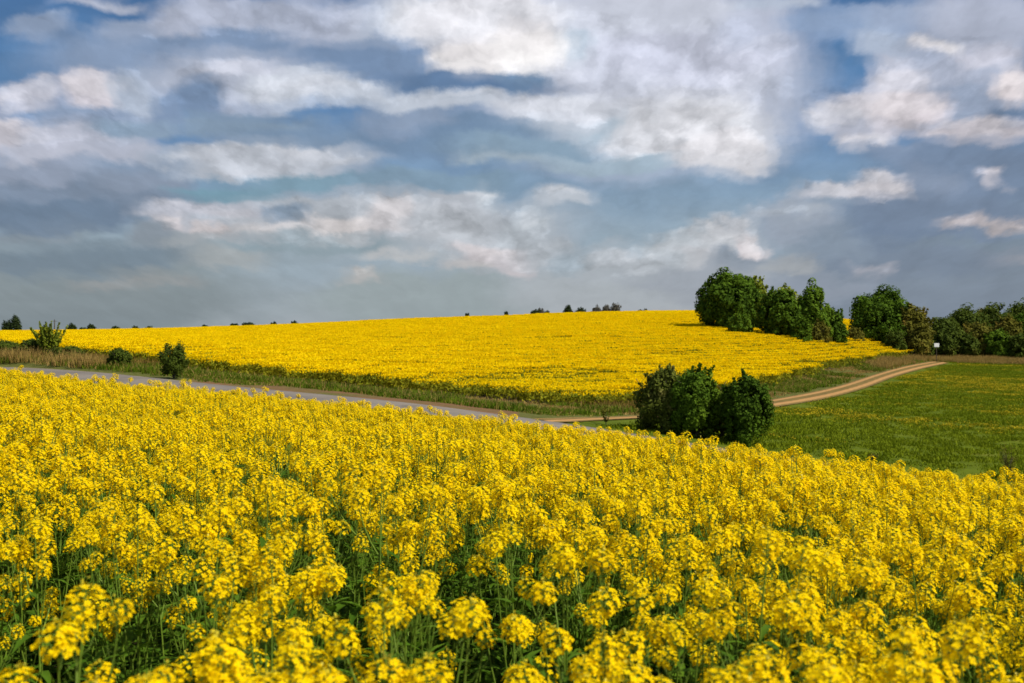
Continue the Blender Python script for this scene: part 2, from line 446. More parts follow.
# bearing key, road distance/row, far-field foot distance/row, crest distance/row
KX = [-900, -400, 0, 100, 200, 300, 400, 500, 600, 700, 780, 850, 905, 960, 1024, 1400, 2000]
RD = [120, 95, 68, 60, 54, 50, 47, 45, 43.5, 42, 41.5, 41, 40.6, 40.3, 40, 40, 40]
RY = [350, 362, 373, 379, 387.5, 396, 405.5, 418.5, 433, 451, 465, 475, 483, 491, 500, 528, 553]
FD = [170, 130, 84, 74, 68, 65, 62, 62, 66, 70, 78, 108, 150, 162, 168, 175, 180]
FY = [343, 347, 353, 361, 373, 383, 393, 401, 407, 404, 396, 376, 359, 359, 359, 362, 366]
CD = [320, 310, 300, 290, 270, 250, 235, 225, 215, 208, 208, 214, 220, 225, 228, 235, 240]
CY = [336, 335, 334, 333, 331, 328, 323.5, 320.5, 317, 316, 319, 325, 330, 336, 340, 346, 350]
road_d = lambda px: smooth_cols(px, KX, RD)
foot_d = lambda px: smooth_cols(px, KX, FD)
crest_d = lambda px: smooth_cols(px, KX, CD)

TPX = np.linspace(-900, 2000, 581)
TD = np.concatenate([np.arange(4, 320, 0.5), np.geomspace(320, 4000, 120)])
TAB = np.zeros((len(TPX), len(TD)))
for i, p in enumerate(TPX):
    de = float(edge_d(p))
    zx = lambda d, r: -(r - HZ) / F * d
    zg = lambda d: float(near_top(np.array((p - 512) / F * d), np.array(d))) - CROP
    rd, ry = float(road_d(p)), float(smooth_cols(p, KX, RY))
    fd, fy = float(foot_d(p)), float(smooth_cols(p, KX, FY))
    cd, cy = float(crest_d(p)), float(smooth_cols(p, KX, CY))
    zr, zf, zc, ze = zx(rd, ry), zx(fd, fy), zx(cd, cy), zg(de)
    ks = [(de * .7, zg(de * .7)), (de, ze), ((de + rd) / 2, (ze + zr) / 2 - 0.25), (rd - 4.5, zr - .3 + (ze - zr) * .03), (rd, zr), (rd + 5, zr + (zf - zr) * 5.5 / (fd - rd)),
          (fd, zf), (fd + (cd - fd) * .5, zf + (zc - zf) * .56), (cd, zc), (cd * 1.25, zx(cd * 1.25, cy + 2.5)),
          (cd * 2, zx(cd * 2, cy + 2.5)), (1200, zx(1200, cy + 1.8)), (4000, zx(4000, cy + 1.5))]
    ks = sorted(ks)
    TAB[i] = pchip(np.array([k[0] for k in ks]), np.array([k[1] for k in ks]), TD)
# round off creases between neighbouring bearings
for _ in range(12):
    TAB[1:-1] = (TAB[:-2] + 2 * TAB[1:-1] + TAB[2:]) / 4


def H(x, y):
    x = np.asarray(x, float); y = np.asarray(y, float)
    yy = np.maximum(y, 4.01)
    p = np.clip(x / yy * F + 512, TPX[0], TPX[-1])
    fi = (p - TPX[0]) / (TPX[1] - TPX[0]); i = np.clip(fi.astype(int), 0, len(TPX) - 2); fi = fi - i
    j = np.clip(np.searchsorted(TD, yy) - 1, 0, len(TD) - 2)
    fj = np.clip((yy - TD[j]) / (TD[j + 1] - TD[j]), 0, 1)
    z = (TAB[i, j] * (1 - fi) + TAB[i + 1, j] * fi) * (1 - fj) + (TAB[i, j + 1] * (1 - fi) + TAB[i + 1, j + 1] * fi) * fj
    zn = near_top(x, y) - CROP
    de = edge_d(p)
    t = np.clip((yy - de * .75) / (de * .25), 0, 1)
    t = t * t * (3 - 2 * t)
    return zn * (1 - t) + z * t


def px_of(x, y):
    return np.asarray(x) / np.maximum(np.asarray(y), .01) * F + 512


def at(px, d):
    """ground point on a bearing at a distance"""
    x = (px - 512) / F * d
    return np.array([x, d, float(H(x, d))])


def solve(px, row, lo=None, hi=None, h=0.0):
    """distance where something h metres above the ground shows at this row"""
    lo = lo if lo else float(road_d(px)) - 3
    hi = hi if hi else float(crest_d(px))
    ds = np.arange(lo, hi, 0.25)
    xs = (px - 512) / F * ds
    rows = HZ - (H(xs, ds) + h) / ds * F
    k = np.argmin(np.abs(rows - row) + (np.arange(len(ds)) * 1e-5))
    return float(ds[k])


def snoise(x, y, s, seed=0, oct=3):
    """cheap value noise in [0,1] over the ground"""
    tot = 0; amp = 1; a = 0
    for o in range(oct):
        r = np.random.default_rng(seed * 31 + o)
        g = r.random((64, 64))
        fx = x / s * 2 ** o + 11.3 * o; fy = y / s * 2 ** o + 5.7 * o
        ix = np.floor(fx).astype(int); iy = np.floor(fy).astype(int)
        tx = fx - ix; ty = fy - iy; tx = tx * tx * (3 - 2 * tx); ty = ty * ty * (3 - 2 * ty)
        q = lambda a_, b_: g[a_ % 64, b_ % 64]
        tot = tot + amp * ((q(ix, iy) * (1 - tx) + q(ix + 1, iy) * tx) * (1 - ty) + (q(ix, iy + 1) * (1 - tx) + q(ix + 1, iy + 1) * tx) * ty)
        a += amp; amp *= .5
    return tot / a


def mesh_np(name, verts, faces, mats, midx=None, smooth=False):
    """faces: (n,4) or (n,3) int array or list"""
    me = bpy.data.meshes.new(name)
    verts = np.asarray(verts, np.float32)
    if isinstance(faces, np.ndarray) and faces.ndim == 2:
        n, k = faces.shape
        me.vertices.add(len(verts)); me.vertices.foreach_set('co', verts.ravel())
        me.loops.add(n * k); me.loops.foreach_set('vertex_index', faces.astype(np.int32).ravel())
        me.polygons.add(n); me.polygons.foreach_set('loop_start', np.arange(0, n * k, k, dtype=np.int32))
        me.polygons.foreach_set('loop_total', np.full(n, k, np.int32))
    else:
        me.from_pydata([tuple(v) for v in verts], [], [tuple(f) for f in faces])
        n = len(faces)
    for m in mats:
        me.materials.append(m)
    if midx is not None:
        me.polygons.foreach_set('material_index', np.asarray(midx, np.int32))
    me.update()
    me.validate()
    if smooth:
        me.polygons.foreach_set('use_smooth', np.ones(len(me.polygons), bool))
    return me


def link(name, me, parent=None, loc=None, label=None, cat=None, group=None, kind=None):
    o = bpy.data.objects.new(name, me)
    COL.objects.link(o)
    if parent is not None:
        o.parent = parent
    if loc is not None:
        o.location = loc
    for k, v in (('label', label), ('category', cat), ('group', group), ('kind', kind)):
        if v:
            o[k] = v
    return o


# ------------------------------------------------------------------ paths of the road and the track
def path_from(pts, h=0.0):
    w = []
    for px, d in pts:
        w.append(at(px, d)[:2])
    w = np.array(w)
    # resample with a centripetal-ish cubic
    t = np.concatenate([[0], np.cumsum(np.linalg.norm(np.diff(w, axis=0), axis=1))])
    s = np.arange(0, t[-1], 0.5)
    out = np.stack([pchip(t, w[:, 0], s), pchip(t, w[:, 1], s)], -1)
    for _ in range(30):
        out[1:-1] = (out[:-2] + 2 * out[1:-1] + out[2:]) / 4
    return out


ROAD = path_from([(p, float(road_d(p))) for p in np.linspace(-850, 1900, 40)])
trk = [(540, 422), (570, 420.8), (610, 419), (660, 416.5), (710, 413), (760, 406), (800, 399.5), (850, 388), (880, 377.5), (905, 370), (922, 366), (938, 363)]
TRACK = path_from([(p, solve(p, r, lo=float(road_d(p)))) for p, r in trk])
TRACK = np.vstack([TRACK, TRACK[-1] + np.outer(np.arange(1, 5), (TRACK[-1] - TRACK[-6]) / 5)])


def dist_path(x, y, P):
    x = np.asarray(x).ravel(); y = np.asarray(y).ravel()
    P = P[::2]
    out = np.empty(len(x))
    for a in range(0, len(x), 4000):
        b = slice(a, a + 4000)
        out[b] = np.sqrt(((x[b, None] - P[None, :, 0]) ** 2 + (y[b, None] - P[None, :, 1]) ** 2).min(1))
    return out


def ribbon(name, P, half, mat, lift, nx=9, label=None):
    T = np.gradient(P, axis=0); T /= np.linalg.norm(T, axis=1)[:, None]
    Nn = np.stack([-T[:, 1], T[:, 0]], -1)
    us = np.linspace(-1, 1, nx)
    V = []; UV = []
    ragged = 1 + 0.035 * (snoise(P[:, 0] * 7, P[:, 1] * 7, 6, 3) - .5)
    for k, u in enumerate(us):
        q = P + Nn * (u * half * ragged)[:, None]
        V.append(np.column_stack([q, H(q[:, 0], q[:, 1]) + lift + 0.05 * (1 - u * u)]))
    V = np.stack(V, 1)
    n, m = V.shape[:2]
    idx = np.arange(n * m).reshape(n, m)
    faces = np.stack([idx[:-1, :-1], idx[:-1, 1:], idx[1:, 1:], idx[1:, :-1]], -1).reshape(-1, 4)
    me = mesh_np(name, V.reshape(-1, 3), faces, [mat], smooth=True)
    a = me.attributes.new('across', 'FLOAT', 'POINT')
    a.data.foreach_set('value', np.tile(us, n).astype(np.float32))
    # make sure it faces up
    if me.polygons[0].normal.z < 0:
        me.flip_normals()
    return link(name, me, kind='structure', label=label)


# road
m, N = mat_base('worn_asphalt')
tc = N.node('ShaderNodeTexCoord').outputs['Object']
n1 = N.noise(tc, 0.35, 4, 0.6).outputs[0]; n2 = N.noise(tc, 9, 3, 0.6).outputs[0]
ac = N.node('ShaderNodeAttribute', attribute_name='across').outputs['Fac']
wheel = N.math('PINGPONG', N.math('ADD', N.math('ABSOLUTE', ac), 0.0), 0.5)
c = N.mix(N.mapr(n1, .35, .65), (0.130, 0.108, 0.088), (0.195, 0.166, 0.136))
c = N.mix(N.math('MULTIPLY', n2, 0.35), c, (0.24, 0.215, 0.185))
c = N.mix(N.mapr(wheel, 0.25, 0.5, 0, .3), c, (0.12, 0.115, 0.112))
c = N.mix(N.mapr(N.math('ABSOLUTE', ac), 0.86, 1.0, 0.0, 0.7), c, (0.20, 0.15, 0.09))
c = N.mix(N.mapr(N.noise(tc, 1.3, 5, 0.7).outputs[0], .55, .68, 0, .45), c, (0.085, 0.075, 0.066))
finish(N, c, 0.95, spec=.03, bump=(n2, 0.3, 0.01))
ribbon('road', ROAD, 1.8, m, 0.045)

# dirt track with two wheel ruts
m, N = mat_base('dry_dirt_track')
tc = N.node('ShaderNodeTexCoord').outputs['Object']
n1 = N.noise(tc, 0.8, 5, 0.6).outputs[0]
ac = N.node('ShaderNodeAttribute', attribute_name='across').outputs['Fac']
dd = N.math('ABSOLUTE', N.math('SUBTRACT', N.math('ABSOLUTE', ac), 0.52))
rut = N.mapr(N.math('ADD', dd, N.math('MULTIPLY', N.math('SUBTRACT', n1, .5), .35)), 0.12, 0.32, 1.0, 0.0, smooth=True)
c = N.mix(N.mapr(n1, .3, .7), (0.11, 0.075, 0.02), (0.17, 0.115, 0.03))
c = N.mix(rut, c, N.mix(n1, (0.27, 0.135, 0.042), (0.43, 0.245, 0.09)))
finish(N, c, 0.9, spec=.1, bump=(n1, 0.4, 0.05))
ribbon('dirt_track', TRACK, np.interp(px_of(TRACK[:, 0], TRACK[:, 1]), [600, 700, 760, 2000], [.55, .7, 1.1, 1.1]), m, 0.05)

# ------------------------------------------------------------------ ground
ys = np.concatenate([np.arange(-30, 0, 2.0), np.arange(0, 40, 0.5), np.arange(40, 130, 0.4), np.arange(130, 330, 1.0), np.geomspace(330, 6000, 60)])
us = np.linspace(-1.0, 1.15, 620)
YY, UU = np.meshgrid(ys, us, indexing='ij')
XX = UU * np.maximum(YY, 25.0)
ZZ = H(XX, YY)
ZZ = ZZ + np.where(YY > 8, 0.05 * (snoise(XX, YY, 3, 5) - .5), 0)
n, k = YY.shape
idx = np.arange(n * k).reshape(n, k)
faces = np.stack([idx[:-1, :-1], idx[:-1, 1:], idx[1:, 1:], idx[1:, :-1]], -1).reshape(-1, 4)
dr = dist_path(XX, YY, ROAD).reshape(n, k)
ZZ = np.where(dr < 3.2, ZZ - 0.03, ZZ)
dtk = dist_path(XX, YY, TRACK).reshape(n, k)
PXg = px_of(XX, np.maximum(YY, 1))
FOOT = foot_d(PXg); RDD = road_d(PXg)
track_row = None
# signed side of the track: meadow lies on the near/right side


def meadow_mask(x, y):
    x = np.asarray(x, float); y = np.asarray(y, float)
    p = px_of(x, y)
    tp = px_of(TRACK[:, 0], TRACK[:, 1])
    o = np.argsort(tp)
    td = np.interp(p, tp[o], TRACK[o, 1])
    inside = (y < td - 1.2) & (p > 560)
    return inside & (y > road_d(p) + 3.0) & (y < 175)


crop_near = (YY < edge_d(PXg))
crop_far = (YY > FOOT) & (PXg < 912) & (dtk > 5)
mead = meadow_mask(XX, YY) | ((PXg > 940) & (YY > RDD + 3) & (YY < 178))
me = mesh_np('ground', np.stack([XX, YY, ZZ], -1).reshape(-1, 3), faces, [], smooth=True)
for nm, arr in (('crop', crop_near | crop_far), ('mead', mead), ('bare', (dr < 7.5) & (YY > RDD) & (PXg > 190) & (PXg < 520))):
    a = me.attributes.new(nm, 'FLOAT', 'POINT')
    a.data.foreach_set('value', arr.astype(np.float32).ravel())
m, N = mat_base('grass_and_soil')
tc = N.node('ShaderNodeTexCoord').outputs['Object']
nA = N.noise(tc, 0.25, 5, 0.65).outputs[0]; nB = N.noise(tc, 2.2, 5, 0.7).outputs[0]
mp = N.node('ShaderNodeMapping'); N.put(mp.inputs[0], tc); mp.inputs['Scale'].default_value = (0.12, 0.6, 0.3)
nC = N.noise(mp.outputs[0], 1.0, 5, 0.65).outputs[0]
at_ = lambda s: N.node('ShaderNodeAttribute', attribute_name=s).outputs['Fac']
verge = N.mix(N.mapr(nB, .35, .65), (0.055, 0.062, 0.012), (0.12, 0.12, 0.028))
verge = N.mix(N.mapr(nA, .52, .68, 0, .45), verge, (0.13, 0.095, 0.03))
soil = N.mix(nB, (0.03, 0.028, 0.012), (0.07, 0.055, 0.025))
meadc = N.mix(N.mapr(nC, .35, .65), (0.055, 0.078, 0.004), (0.10, 0.128, 0.007))
meadc = N.mix(N.mapr(nB, .52, .72, 0, .7), meadc, (0.08, 0.085, 0.007))
meadc = N.mix(N.mapr(nC, .56, .72, 0, .6), meadc, (0.12, 0.10, 0.02))
c = N.mix(at_('crop'), verge, soil)
c = N.mix(at_('mead'), c, meadc)
c = N.mix(N.math('MULTIPLY', at_('bare'), N.mapr(nA, .30, .55)), c, N.mix(nB, (0.10, 0.05, 0.022), (0.21, 0.115, 0.055)))
finish(N, c, 0.95, spec=.05, bump=(nB, 0.6, 0.08))
me.materials.append(m)
if me.polygons[0].normal.z < 0:
    me.flip_normals()
link('ground', me, kind='structure')


# ------------------------------------------------------------------ geometry-node scatter, self contained
def scatter(name, variants, pts, rot, scl, vid, mats, label=None, cat=None):
    """variants: [(verts, faces(n,4), midx)]; ONE object whose mesh holds the sources and the points"""
    V = []; Fc = []; MI = []; A = []
    off = 0
    for k, (v, f, mi) in enumerate(variants):
        V.append(v); Fc.append(f + off); MI.append(mi); A.append(np.full(len(v), k)); off += len(v)
    nv = off
    V.append(pts); A.append(np.full(len(pts), -1))
    V = np.vstack(V); Fc = np.vstack(Fc)
    me = bpy.data.meshes.new(name)
    nF = len(Fc)
    me.vertices.add(len(V)); me.vertices.foreach_set('co', V.astype(np.float32).ravel())
    me.loops.add(nF * 4); me.loops.foreach_set('vertex_index', Fc.astype(np.int32).ravel())
    me.polygons.add(nF); me.polygons.foreach_set('loop_start', np.arange(0, nF * 4, 4, dtype=np.int32))
    me.polygons.foreach_set('loop_total', np.full(nF, 4, np.int32))
    for q in mats:
        me.materials.append(q)
    me.polygons.foreach_set('material_index', np.concatenate(MI).astype(np.int32))
    me.update()
    def attr(nm, typ, data, key):
        a = me.attributes.new(nm, typ, 'POINT')
        a.data.foreach_set(key, data.ravel())
    attr('vid', 'INT', np.concatenate(A).astype(np.int32), 'value')
    attr('pick', 'INT', np.concatenate([np.zeros(nv), vid]).astype(np.int32), 'value')
    attr('rot', 'FLOAT_VECTOR', np.vstack([np.zeros((nv, 3)), rot]).astype(np.float32), 'vector')
    attr('scl', 'FLOAT_VECTOR', np.vstack([np.ones((nv, 3)), scl]).astype(np.float32), 'vector')
    o = link(name, me, kind='stuff', label=label, cat=cat)
    g = bpy.data.node_groups.new(name + '_nodes', 'GeometryNodeTree')
    g.interface.new_socket('Geometry', in_out='INPUT', socket_type='NodeSocketGeometry')
    g.interface.new_socket('Geometry', in_out='OUTPUT', socket_type='NodeSocketGeometry')
    nn, L = g.nodes, g.links
    gi = nn.new('NodeGroupInput'); go = nn.new('NodeGroupOutput')
    def named(nm, t):
        q = nn.new('GeometryNodeInputNamedAttribute'); q.data_type = t; q.inputs['Name'].default_value = nm
        return [s for s in q.outputs if s.enabled and s.name == 'Attribute'][0]
    def eq(sock, val):
        q = nn.new('FunctionNodeCompare'); q.data_type = 'INT'; q.operation = 'EQUAL'
        ins = [s for s in q.inputs if s.enabled]
        L.new(sock, ins[0]); ins[1].default_value = val
        return q.outputs[0]
    def sep(val):
        q = nn.new('GeometryNodeSeparateGeometry'); q.domain = 'POINT'
        L.new(gi.outputs[0], q.inputs[0]); L.new(eq(named('vid', 'INT'), val), q.inputs[1])
        return q.outputs[0]
    points = sep(-1)
    jn = nn.new('GeometryNodeJoinGeometry')
    for k in range(len(variants)):
        ip = nn.new('GeometryNodeInstanceOnPoints')
        L.new(points, ip.inputs['Points']); L.new(sep(k), ip.inputs['Instance'])
        L.new(eq(named('pick', 'INT'), k), ip.inputs['Selection'])
        L.new(named('rot', 'FLOAT_VECTOR'), ip.inputs['Rotation'])
        L.new(named('scl', 'FLOAT_VECTOR'), ip.inputs['Scale'])
        L.new(ip.outputs[0], jn.inputs[0])
    L.new(jn.outputs[0], go.inputs[0])
    md = o.modifiers.new('scatter', 'NODES'); md.node_group = g
    return o


# ------------------------------------------------------------------ mesh pieces made of quads
def nrm(v):
    return v / np.maximum(np.linalg.norm(v, axis=-1, keepdims=True), 1e-9)


class Quads:
    def __init__(s):
        s.v = []; s.f = []; s.m = []; s.n = 0

    def add(s, v, f, m):
        v = np.asarray(v, float).reshape(-1, 3); f = np.asarray(f, int).reshape(-1, 4)
        s.v.append(v); s.f.append(f + s.n); s.m.append(np.full(len(f), m)); s.n += len(v)

    def tube(s, pts, rads, m, sides=4):
        pts = np.asarray(pts, float); k = len(pts)
        T = nrm(np.gradient(pts, axis=0))
        a = np.cross(T, [0.3, 0.9, 0.1]); a = nrm(a); b = np.cross(T, a)
        th = np.arange(sides) / sides * 2 * np.pi
        ring = pts[:, None] + (a[:, None] * np.cos(th)[None, :, None] + b[:, None] * np.sin(th)[None, :, None]) * np.asarray(rads)[:, None, None]
        idx = np.arange(k * sides).reshape(k, sides)
        f = np.stack([idx[:-1], np.roll(idx[:-1], -1, 1), np.roll(idx[1:], -1, 1), idx[1:]], -1).reshape(-1, 4)
        s.add(ring, f, m)

    def out(s):
        return np.vstack(s.v), np.vstack(s.f), np.concatenate(s.m)


def leaf_quads(c, nvec, size, aspect=1.0, r=rng, jitter=0.25):
    """kite shaped single-quad leaves at c facing nvec"""
    k = len(c)
    nvec = nrm(nvec)
    t = nrm(np.cross(nvec, nrm(r.normal(size=(k, 3)))))
    b = np.cross(nvec, t)
    size = np.asarray(size) * np.ones(k)
    L_ = (size * aspect)[:, None]; W = size[:, None] * .5
    v = np.stack([c - t * L_ * .5, c + b * W * (1 + jitter * (r.random((k, 1)) - .5)) + nvec * size[:, None] * .08, c + t * L_ * .5, c - b * W + nvec * size[:, None] * .08], 1)
    f = np.arange(k * 4).reshape(k, 4)
    return v.reshape(-1, 3), f


# ------------------------------------------------------------------ oilseed rape plants
def flower_head(q, tip, axis, r, size=1.0, mi=(0, 1, 2)):
    """a raceme: domed whorls of four-petalled flowers round a bud tuft, with pods starting below"""
    axis = nrm(axis)
    a = nrm(np.cross(axis, [0.2, 0.9, 0.3])); b = np.cross(axis, a)
    nfl = r.integers(36, 54)
    depth = r.uniform(.045, .075) * size
    P = []; D = []
    for i in range(nfl):
        t = (i + .5) / nfl
        ang = i * 2.39996 + r.normal() * .25
        rad = (0.005 + 0.027 * math.sin(min(1, t * 1.05 + .08) * 2.4) ** .8) * size * r.uniform(.8, 1.15)
        rd = a * math.cos(ang) + b * math.sin(ang)
        c = tip - axis * (depth * t ** 1.1) + rd * rad
        up = axis * (1.15 - t * 0.95) + rd * (.35 + t * .6)
        P.append(c); D.append(up)
        q.tube([tip - axis * (depth * t + .012), c - nrm(up) * .002], [.0009, .0007], mi[1], 3) if i % 2 == 0 else None
    P = np.array(P); D = nrm(np.array(D) + r.normal(size=(nfl, 3)) * .18)
    t1 = nrm(np.cross(D, r.normal(size=(nfl, 3)))); t2 = np.cross(D, t1)
    s = (.0074 * size * r.uniform(.85, 1.15, nfl))[:, None]
    vs = []
    for kx in range(4):
        w = kx * math.pi / 2 + .2
        o = t1 * math.cos(w) + t2 * math.sin(w); sd = -t1 * math.sin(w) + t2 * math.cos(w)
        lift = D * s * .28
        vs.append(np.stack([P, P + o * s * .72 + sd * s * .50 + lift, P + o * s * 1.08 + lift * .7, P + o * s * .72 - sd * s * .50 + lift], 1))
    v = np.concatenate(vs, 0)
    q.add(v, np.arange(len(v) * 4).reshape(-1, 4), mi[0])
    # bud tuft
    nb = 9
    c = tip + axis * .004 + (r.normal(size=(nb, 3)) * .005) * size
    v, f = leaf_quads(c, r.normal(size=(nb, 3)) + axis, .0055 * size, 1.5, r)
    q.add(v, f, mi[2])
    # young pods under the flowers
    for i in range(5):
        t0 = tip - axis * (depth + .012 + .018 * i)
        ang = r.uniform(0, 6.28)
        rd = a * math.cos(ang) + b * math.sin(ang)
        q.tube([t0, t0 + rd * .012 + axis * .006, t0 + rd * .022 + axis * .026], [.0007, .0011, .0005], mi[1], 3)


def long_leaf(q, base, direc, length, width, m, r):
    side = nrm(np.cross(direc, [0, 0, 1.0])); direc = nrm(direc)
    ts = np.array([0, .3, .65, 1.0]); ws = np.array([.25, 1, .8, .05]) * width / 2
    droop = -0.5 * ts ** 2 * length * r.uniform(.3, 1.1)
    mid = base + direc * (ts * length)[:, None] + np.outer(droop, [0, 0, 1])
    cup = np.outer(ws * .35, [0, 0, 1])
    Lf = mid + side * ws[:, None] + cup; Rt = mid - side * ws[:, None] + cup
    v = np.stack([Lf, mid, Rt], 1).reshape(-1, 3)
    idx = np.arange(12).reshape(4, 3)
    f = np.concatenate([np.stack([idx[:-1, j], idx[:-1, j + 1], idx[1:, j + 1], idx[1:, j]], -1) for j in (0, 1)])
    q.add(v, f, m)


def rape_plant(seed):
    r = np.random.default_rng(seed)
    stem, leaf, heads = Quads(), Quads(), []
    hgt = CROP * r.uniform(.93, 1.03)
    lean = r.normal(size=2) * .05
    zs = np.linspace(0, 1, 7)
    mid = np.column_stack([lean[0] * zs ** 1.6, lean[1] * zs ** 1.6, zs * hgt])
    stem.tube(mid, np.linspace(.0055, .0014, 7), 0, 5)
    tips = [(mid[-1], np.array([lean[0], lean[1], 1.0]), r.uniform(.88, 1.12))]
    nb = r.integers(4, 7)
    a0 = r.uniform(0, 6.28)
    for i in range(nb):
        z0 = r.uniform(.42, .80)
        b0 = np.array([np.interp(z0, zs, mid[:, 0]), np.interp(z0, zs, mid[:, 1]), z0 * hgt])
        ang = a0 + i * 2.4 + r.normal() * .3
        out = np.array([math.cos(ang), math.sin(ang), 0])
        reach = r.uniform(.06, .14)
        zt = hgt * (1.0 - r.random() ** 1.2 * .24)
        e = b0 + out * reach; e[2] = zt
        c1 = b0 + out * reach * .75 + np.array([0, 0, (zt - b0[2]) * .4])
        ts = np.linspace(0, 1, 5)[:, None]
        br = (1 - ts) ** 2 * b0 + 2 * ts * (1 - ts) * c1 + ts ** 2 * e
        stem.tube(br, np.linspace(.0028, .0012, 5), 0, 4)
        tips.append((e, br[-1] - br[-2], r.uniform(.55, 1.0)))
        long_leaf(leaf, b0, out + np.array([0, 0, .7]), r.uniform(.07, .13), r.uniform(.018, .03), 0, r)
    for tp, ax, sz in tips:
        q = Quads(); flower_head(q, tp, ax, r, sz); heads.append(q.out())
    for i in range(20):
        z0 = .12 + .037 * i + r.uniform(-.03, .03)
        ang = i * 2.4 + r.normal() * .4
        b0 = np.array([lean[0] * z0 ** 1.6, lean[1] * z0 ** 1.6, z0 * hgt])
        L_ = np.interp(i, [0, 19], [.26, .09]) * r.uniform(.8, 1.2)
        long_leaf(leaf, b0, np.array([math.cos(ang), math.sin(ang), r.uniform(.2, .8)]), L_, L_ * r.uniform(.15, .25), 0, r)
    return stem.out(), leaf.out(), heads


NVAR = 9
VAR = [rape_plant(100 + i) for i in range(NVAR)]
PM = [M_PETAL, M_STEM, M_BUD, M_LEAF]
VMESH = []
WHOLE = []
for i, (st, lf, hd) in enumerate(VAR):
    VMESH.append((mesh_np('stem', *st[:2], [M_STEM], st[2]), mesh_np('foliage', *lf[:2], [M_LEAF], lf[2]),
                  [mesh_np('flower_head', *h[:2], [M_PETAL, M_STEM, M_BUD], h[2]) for h in hd]))
    V = [st[0], lf[0]] + [h[0] for h in hd]; o_ = np.cumsum([0] + [len(v) for v in V])
    Fq = [f + o_[j] for j, f in enumerate([st[1], lf[1]] + [h[1] for h in hd])]
    Mi = [np.full(len(st[1]), 1), np.full(len(lf[1]), 3)] + [h[2] for h in hd]
    WHOLE.append((np.vstack(V), np.vstack(Fq), np.concatenate(Mi)))

# positions: jittered grid over the near field
gs = 0.172
gx, gy = np.meshgrid(np.arange(-24, 13, gs), np.arange(-1.0, 34, gs), indexing='ij')
gx = gx.ravel() + rng.uniform(-.5, .5, gx.size) * gs * 1.1; gy = gy.ravel() + rng.uniform(-.5, .5, gy.size) * gs * 1.1
p_ = px_of(gx, np.maximum(gy, 3.0))
keep = (gy < edge_d(p_) + rng.normal(size=len(gx)) * .12)
keep &= (np.hypot(gx, gy) > 1.35) & ((gy > 0.0) | (np.abs(gx) > .6))
keep &= np.abs(gx) < 2.5 + 0.75 * np.maximum(gy, 0)
# thinner stand in patches: lower left and lower middle of the picture
dens = snoise(gx, gy, 1.1, 9, 2)
row_ = HZ + .68 / np.maximum(gy, .5) * F
thin = np.exp(-((p_ - 90) / 190) ** 2 - ((row_ - 620) / 70) ** 2) * .72 + np.exp(-((p_ - 500) / 85) ** 2 - ((row_ - 600) / 55) ** 2) * .45 + np.exp(-((p_ - 380) / 60) ** 2 - ((row_ - 520) / 30) ** 2) * .35
thin += 0.33 * (dens < .38)
thin += .13 * np.clip((5.5 - gy) / 3.0, 0, 1)
keep &= rng.random(len(gx)) > thin
gx, gy = gx[keep], gy[keep]
extra = np.array([(-.52, 1.85), (-.42, 1.95), (-.24, 1.85), (-.17, 2.0), (-.80, 2.0), (.31, 1.95), (.36, 1.85), (.52, 1.9), (.66, 2.05), (.74, 1.9), (-.36, 1.75)])
gx = np.concatenate([gx, extra[:, 0]]); gy = np.concatenate([gy, extra[:, 1]])
k_ = len(gx)
hs = 1 + 0.045 * rng.normal(size=k_) + 0.09 * (snoise(gx, gy, 1.6, 4, 2) - .5)
hs = np.where(rng.random(k_) < .03, hs + .07, hs)
hs = np.clip(hs, .84, 1.13)
near_low = np.hypot(gx, gy) < 2.6
hs = np.where(near_low, np.clip(hs, .84, 1.04), hs)
hs[-len(extra):] = 1.06 + .05 * rng.random(len(extra))
gz = near_top(gx, gy) - CROP
gz = H(gx, gy)
SC = np.column_stack([hs * rng.uniform(.95, 1.15, k_), hs * rng.uniform(.95, 1.15, k_), hs])
RO = np.column_stack([rng.normal(size=k_) * .05, rng.normal(size=k_) * .05, rng.uniform(0, 6.28, k_)])
VI = rng.integers(0, NVAR, k_)
pxp = 512 + gx / np.maximum(gy, .3) * F
in_view = (gy > 1.3) & (pxp > -30) & (pxp < 1054)
rowtop = HZ - (gz + CROP * hs) / np.maximum(gy, .3) * F
in_view &= rowtop < 700
order = np.argsort(np.where(in_view, np.hypot(gx, gy), 1e9))[:300]
is_ind = np.zeros(k_, bool); is_ind[order] = True
first = {}
for c_, i in enumerate(order):
    root = bpy.data.objects.new('rapeseed_plant', None)
    COL.objects.link(root)
    root.empty_display_size = .1
    root.location = (gx[i], gy[i], gz[i]); root.rotation_euler = RO[i]; root.scale = SC[i]
    root['label'] = 'tall oilseed rape plant with bright yellow flower heads in the near field'
    root['category'] = 'rapeseed plant'
    root['group'] = 'oilseed rape plants nearest the camera'
    st, lf, hd = VMESH[VI[i]]
    for nm, me in [('stem', st), ('foliage', lf)] + [('flower_head', h) for h in hd]:
        link(nm, me, root)
rest = ~is_ind
scatter('rapeseed_crop', WHOLE, np.column_stack([gx, gy, gz])[rest], RO[rest], SC[rest], VI[rest], PM,
        'dense yellow oilseed rape crop filling the near field', 'rapeseed crop')


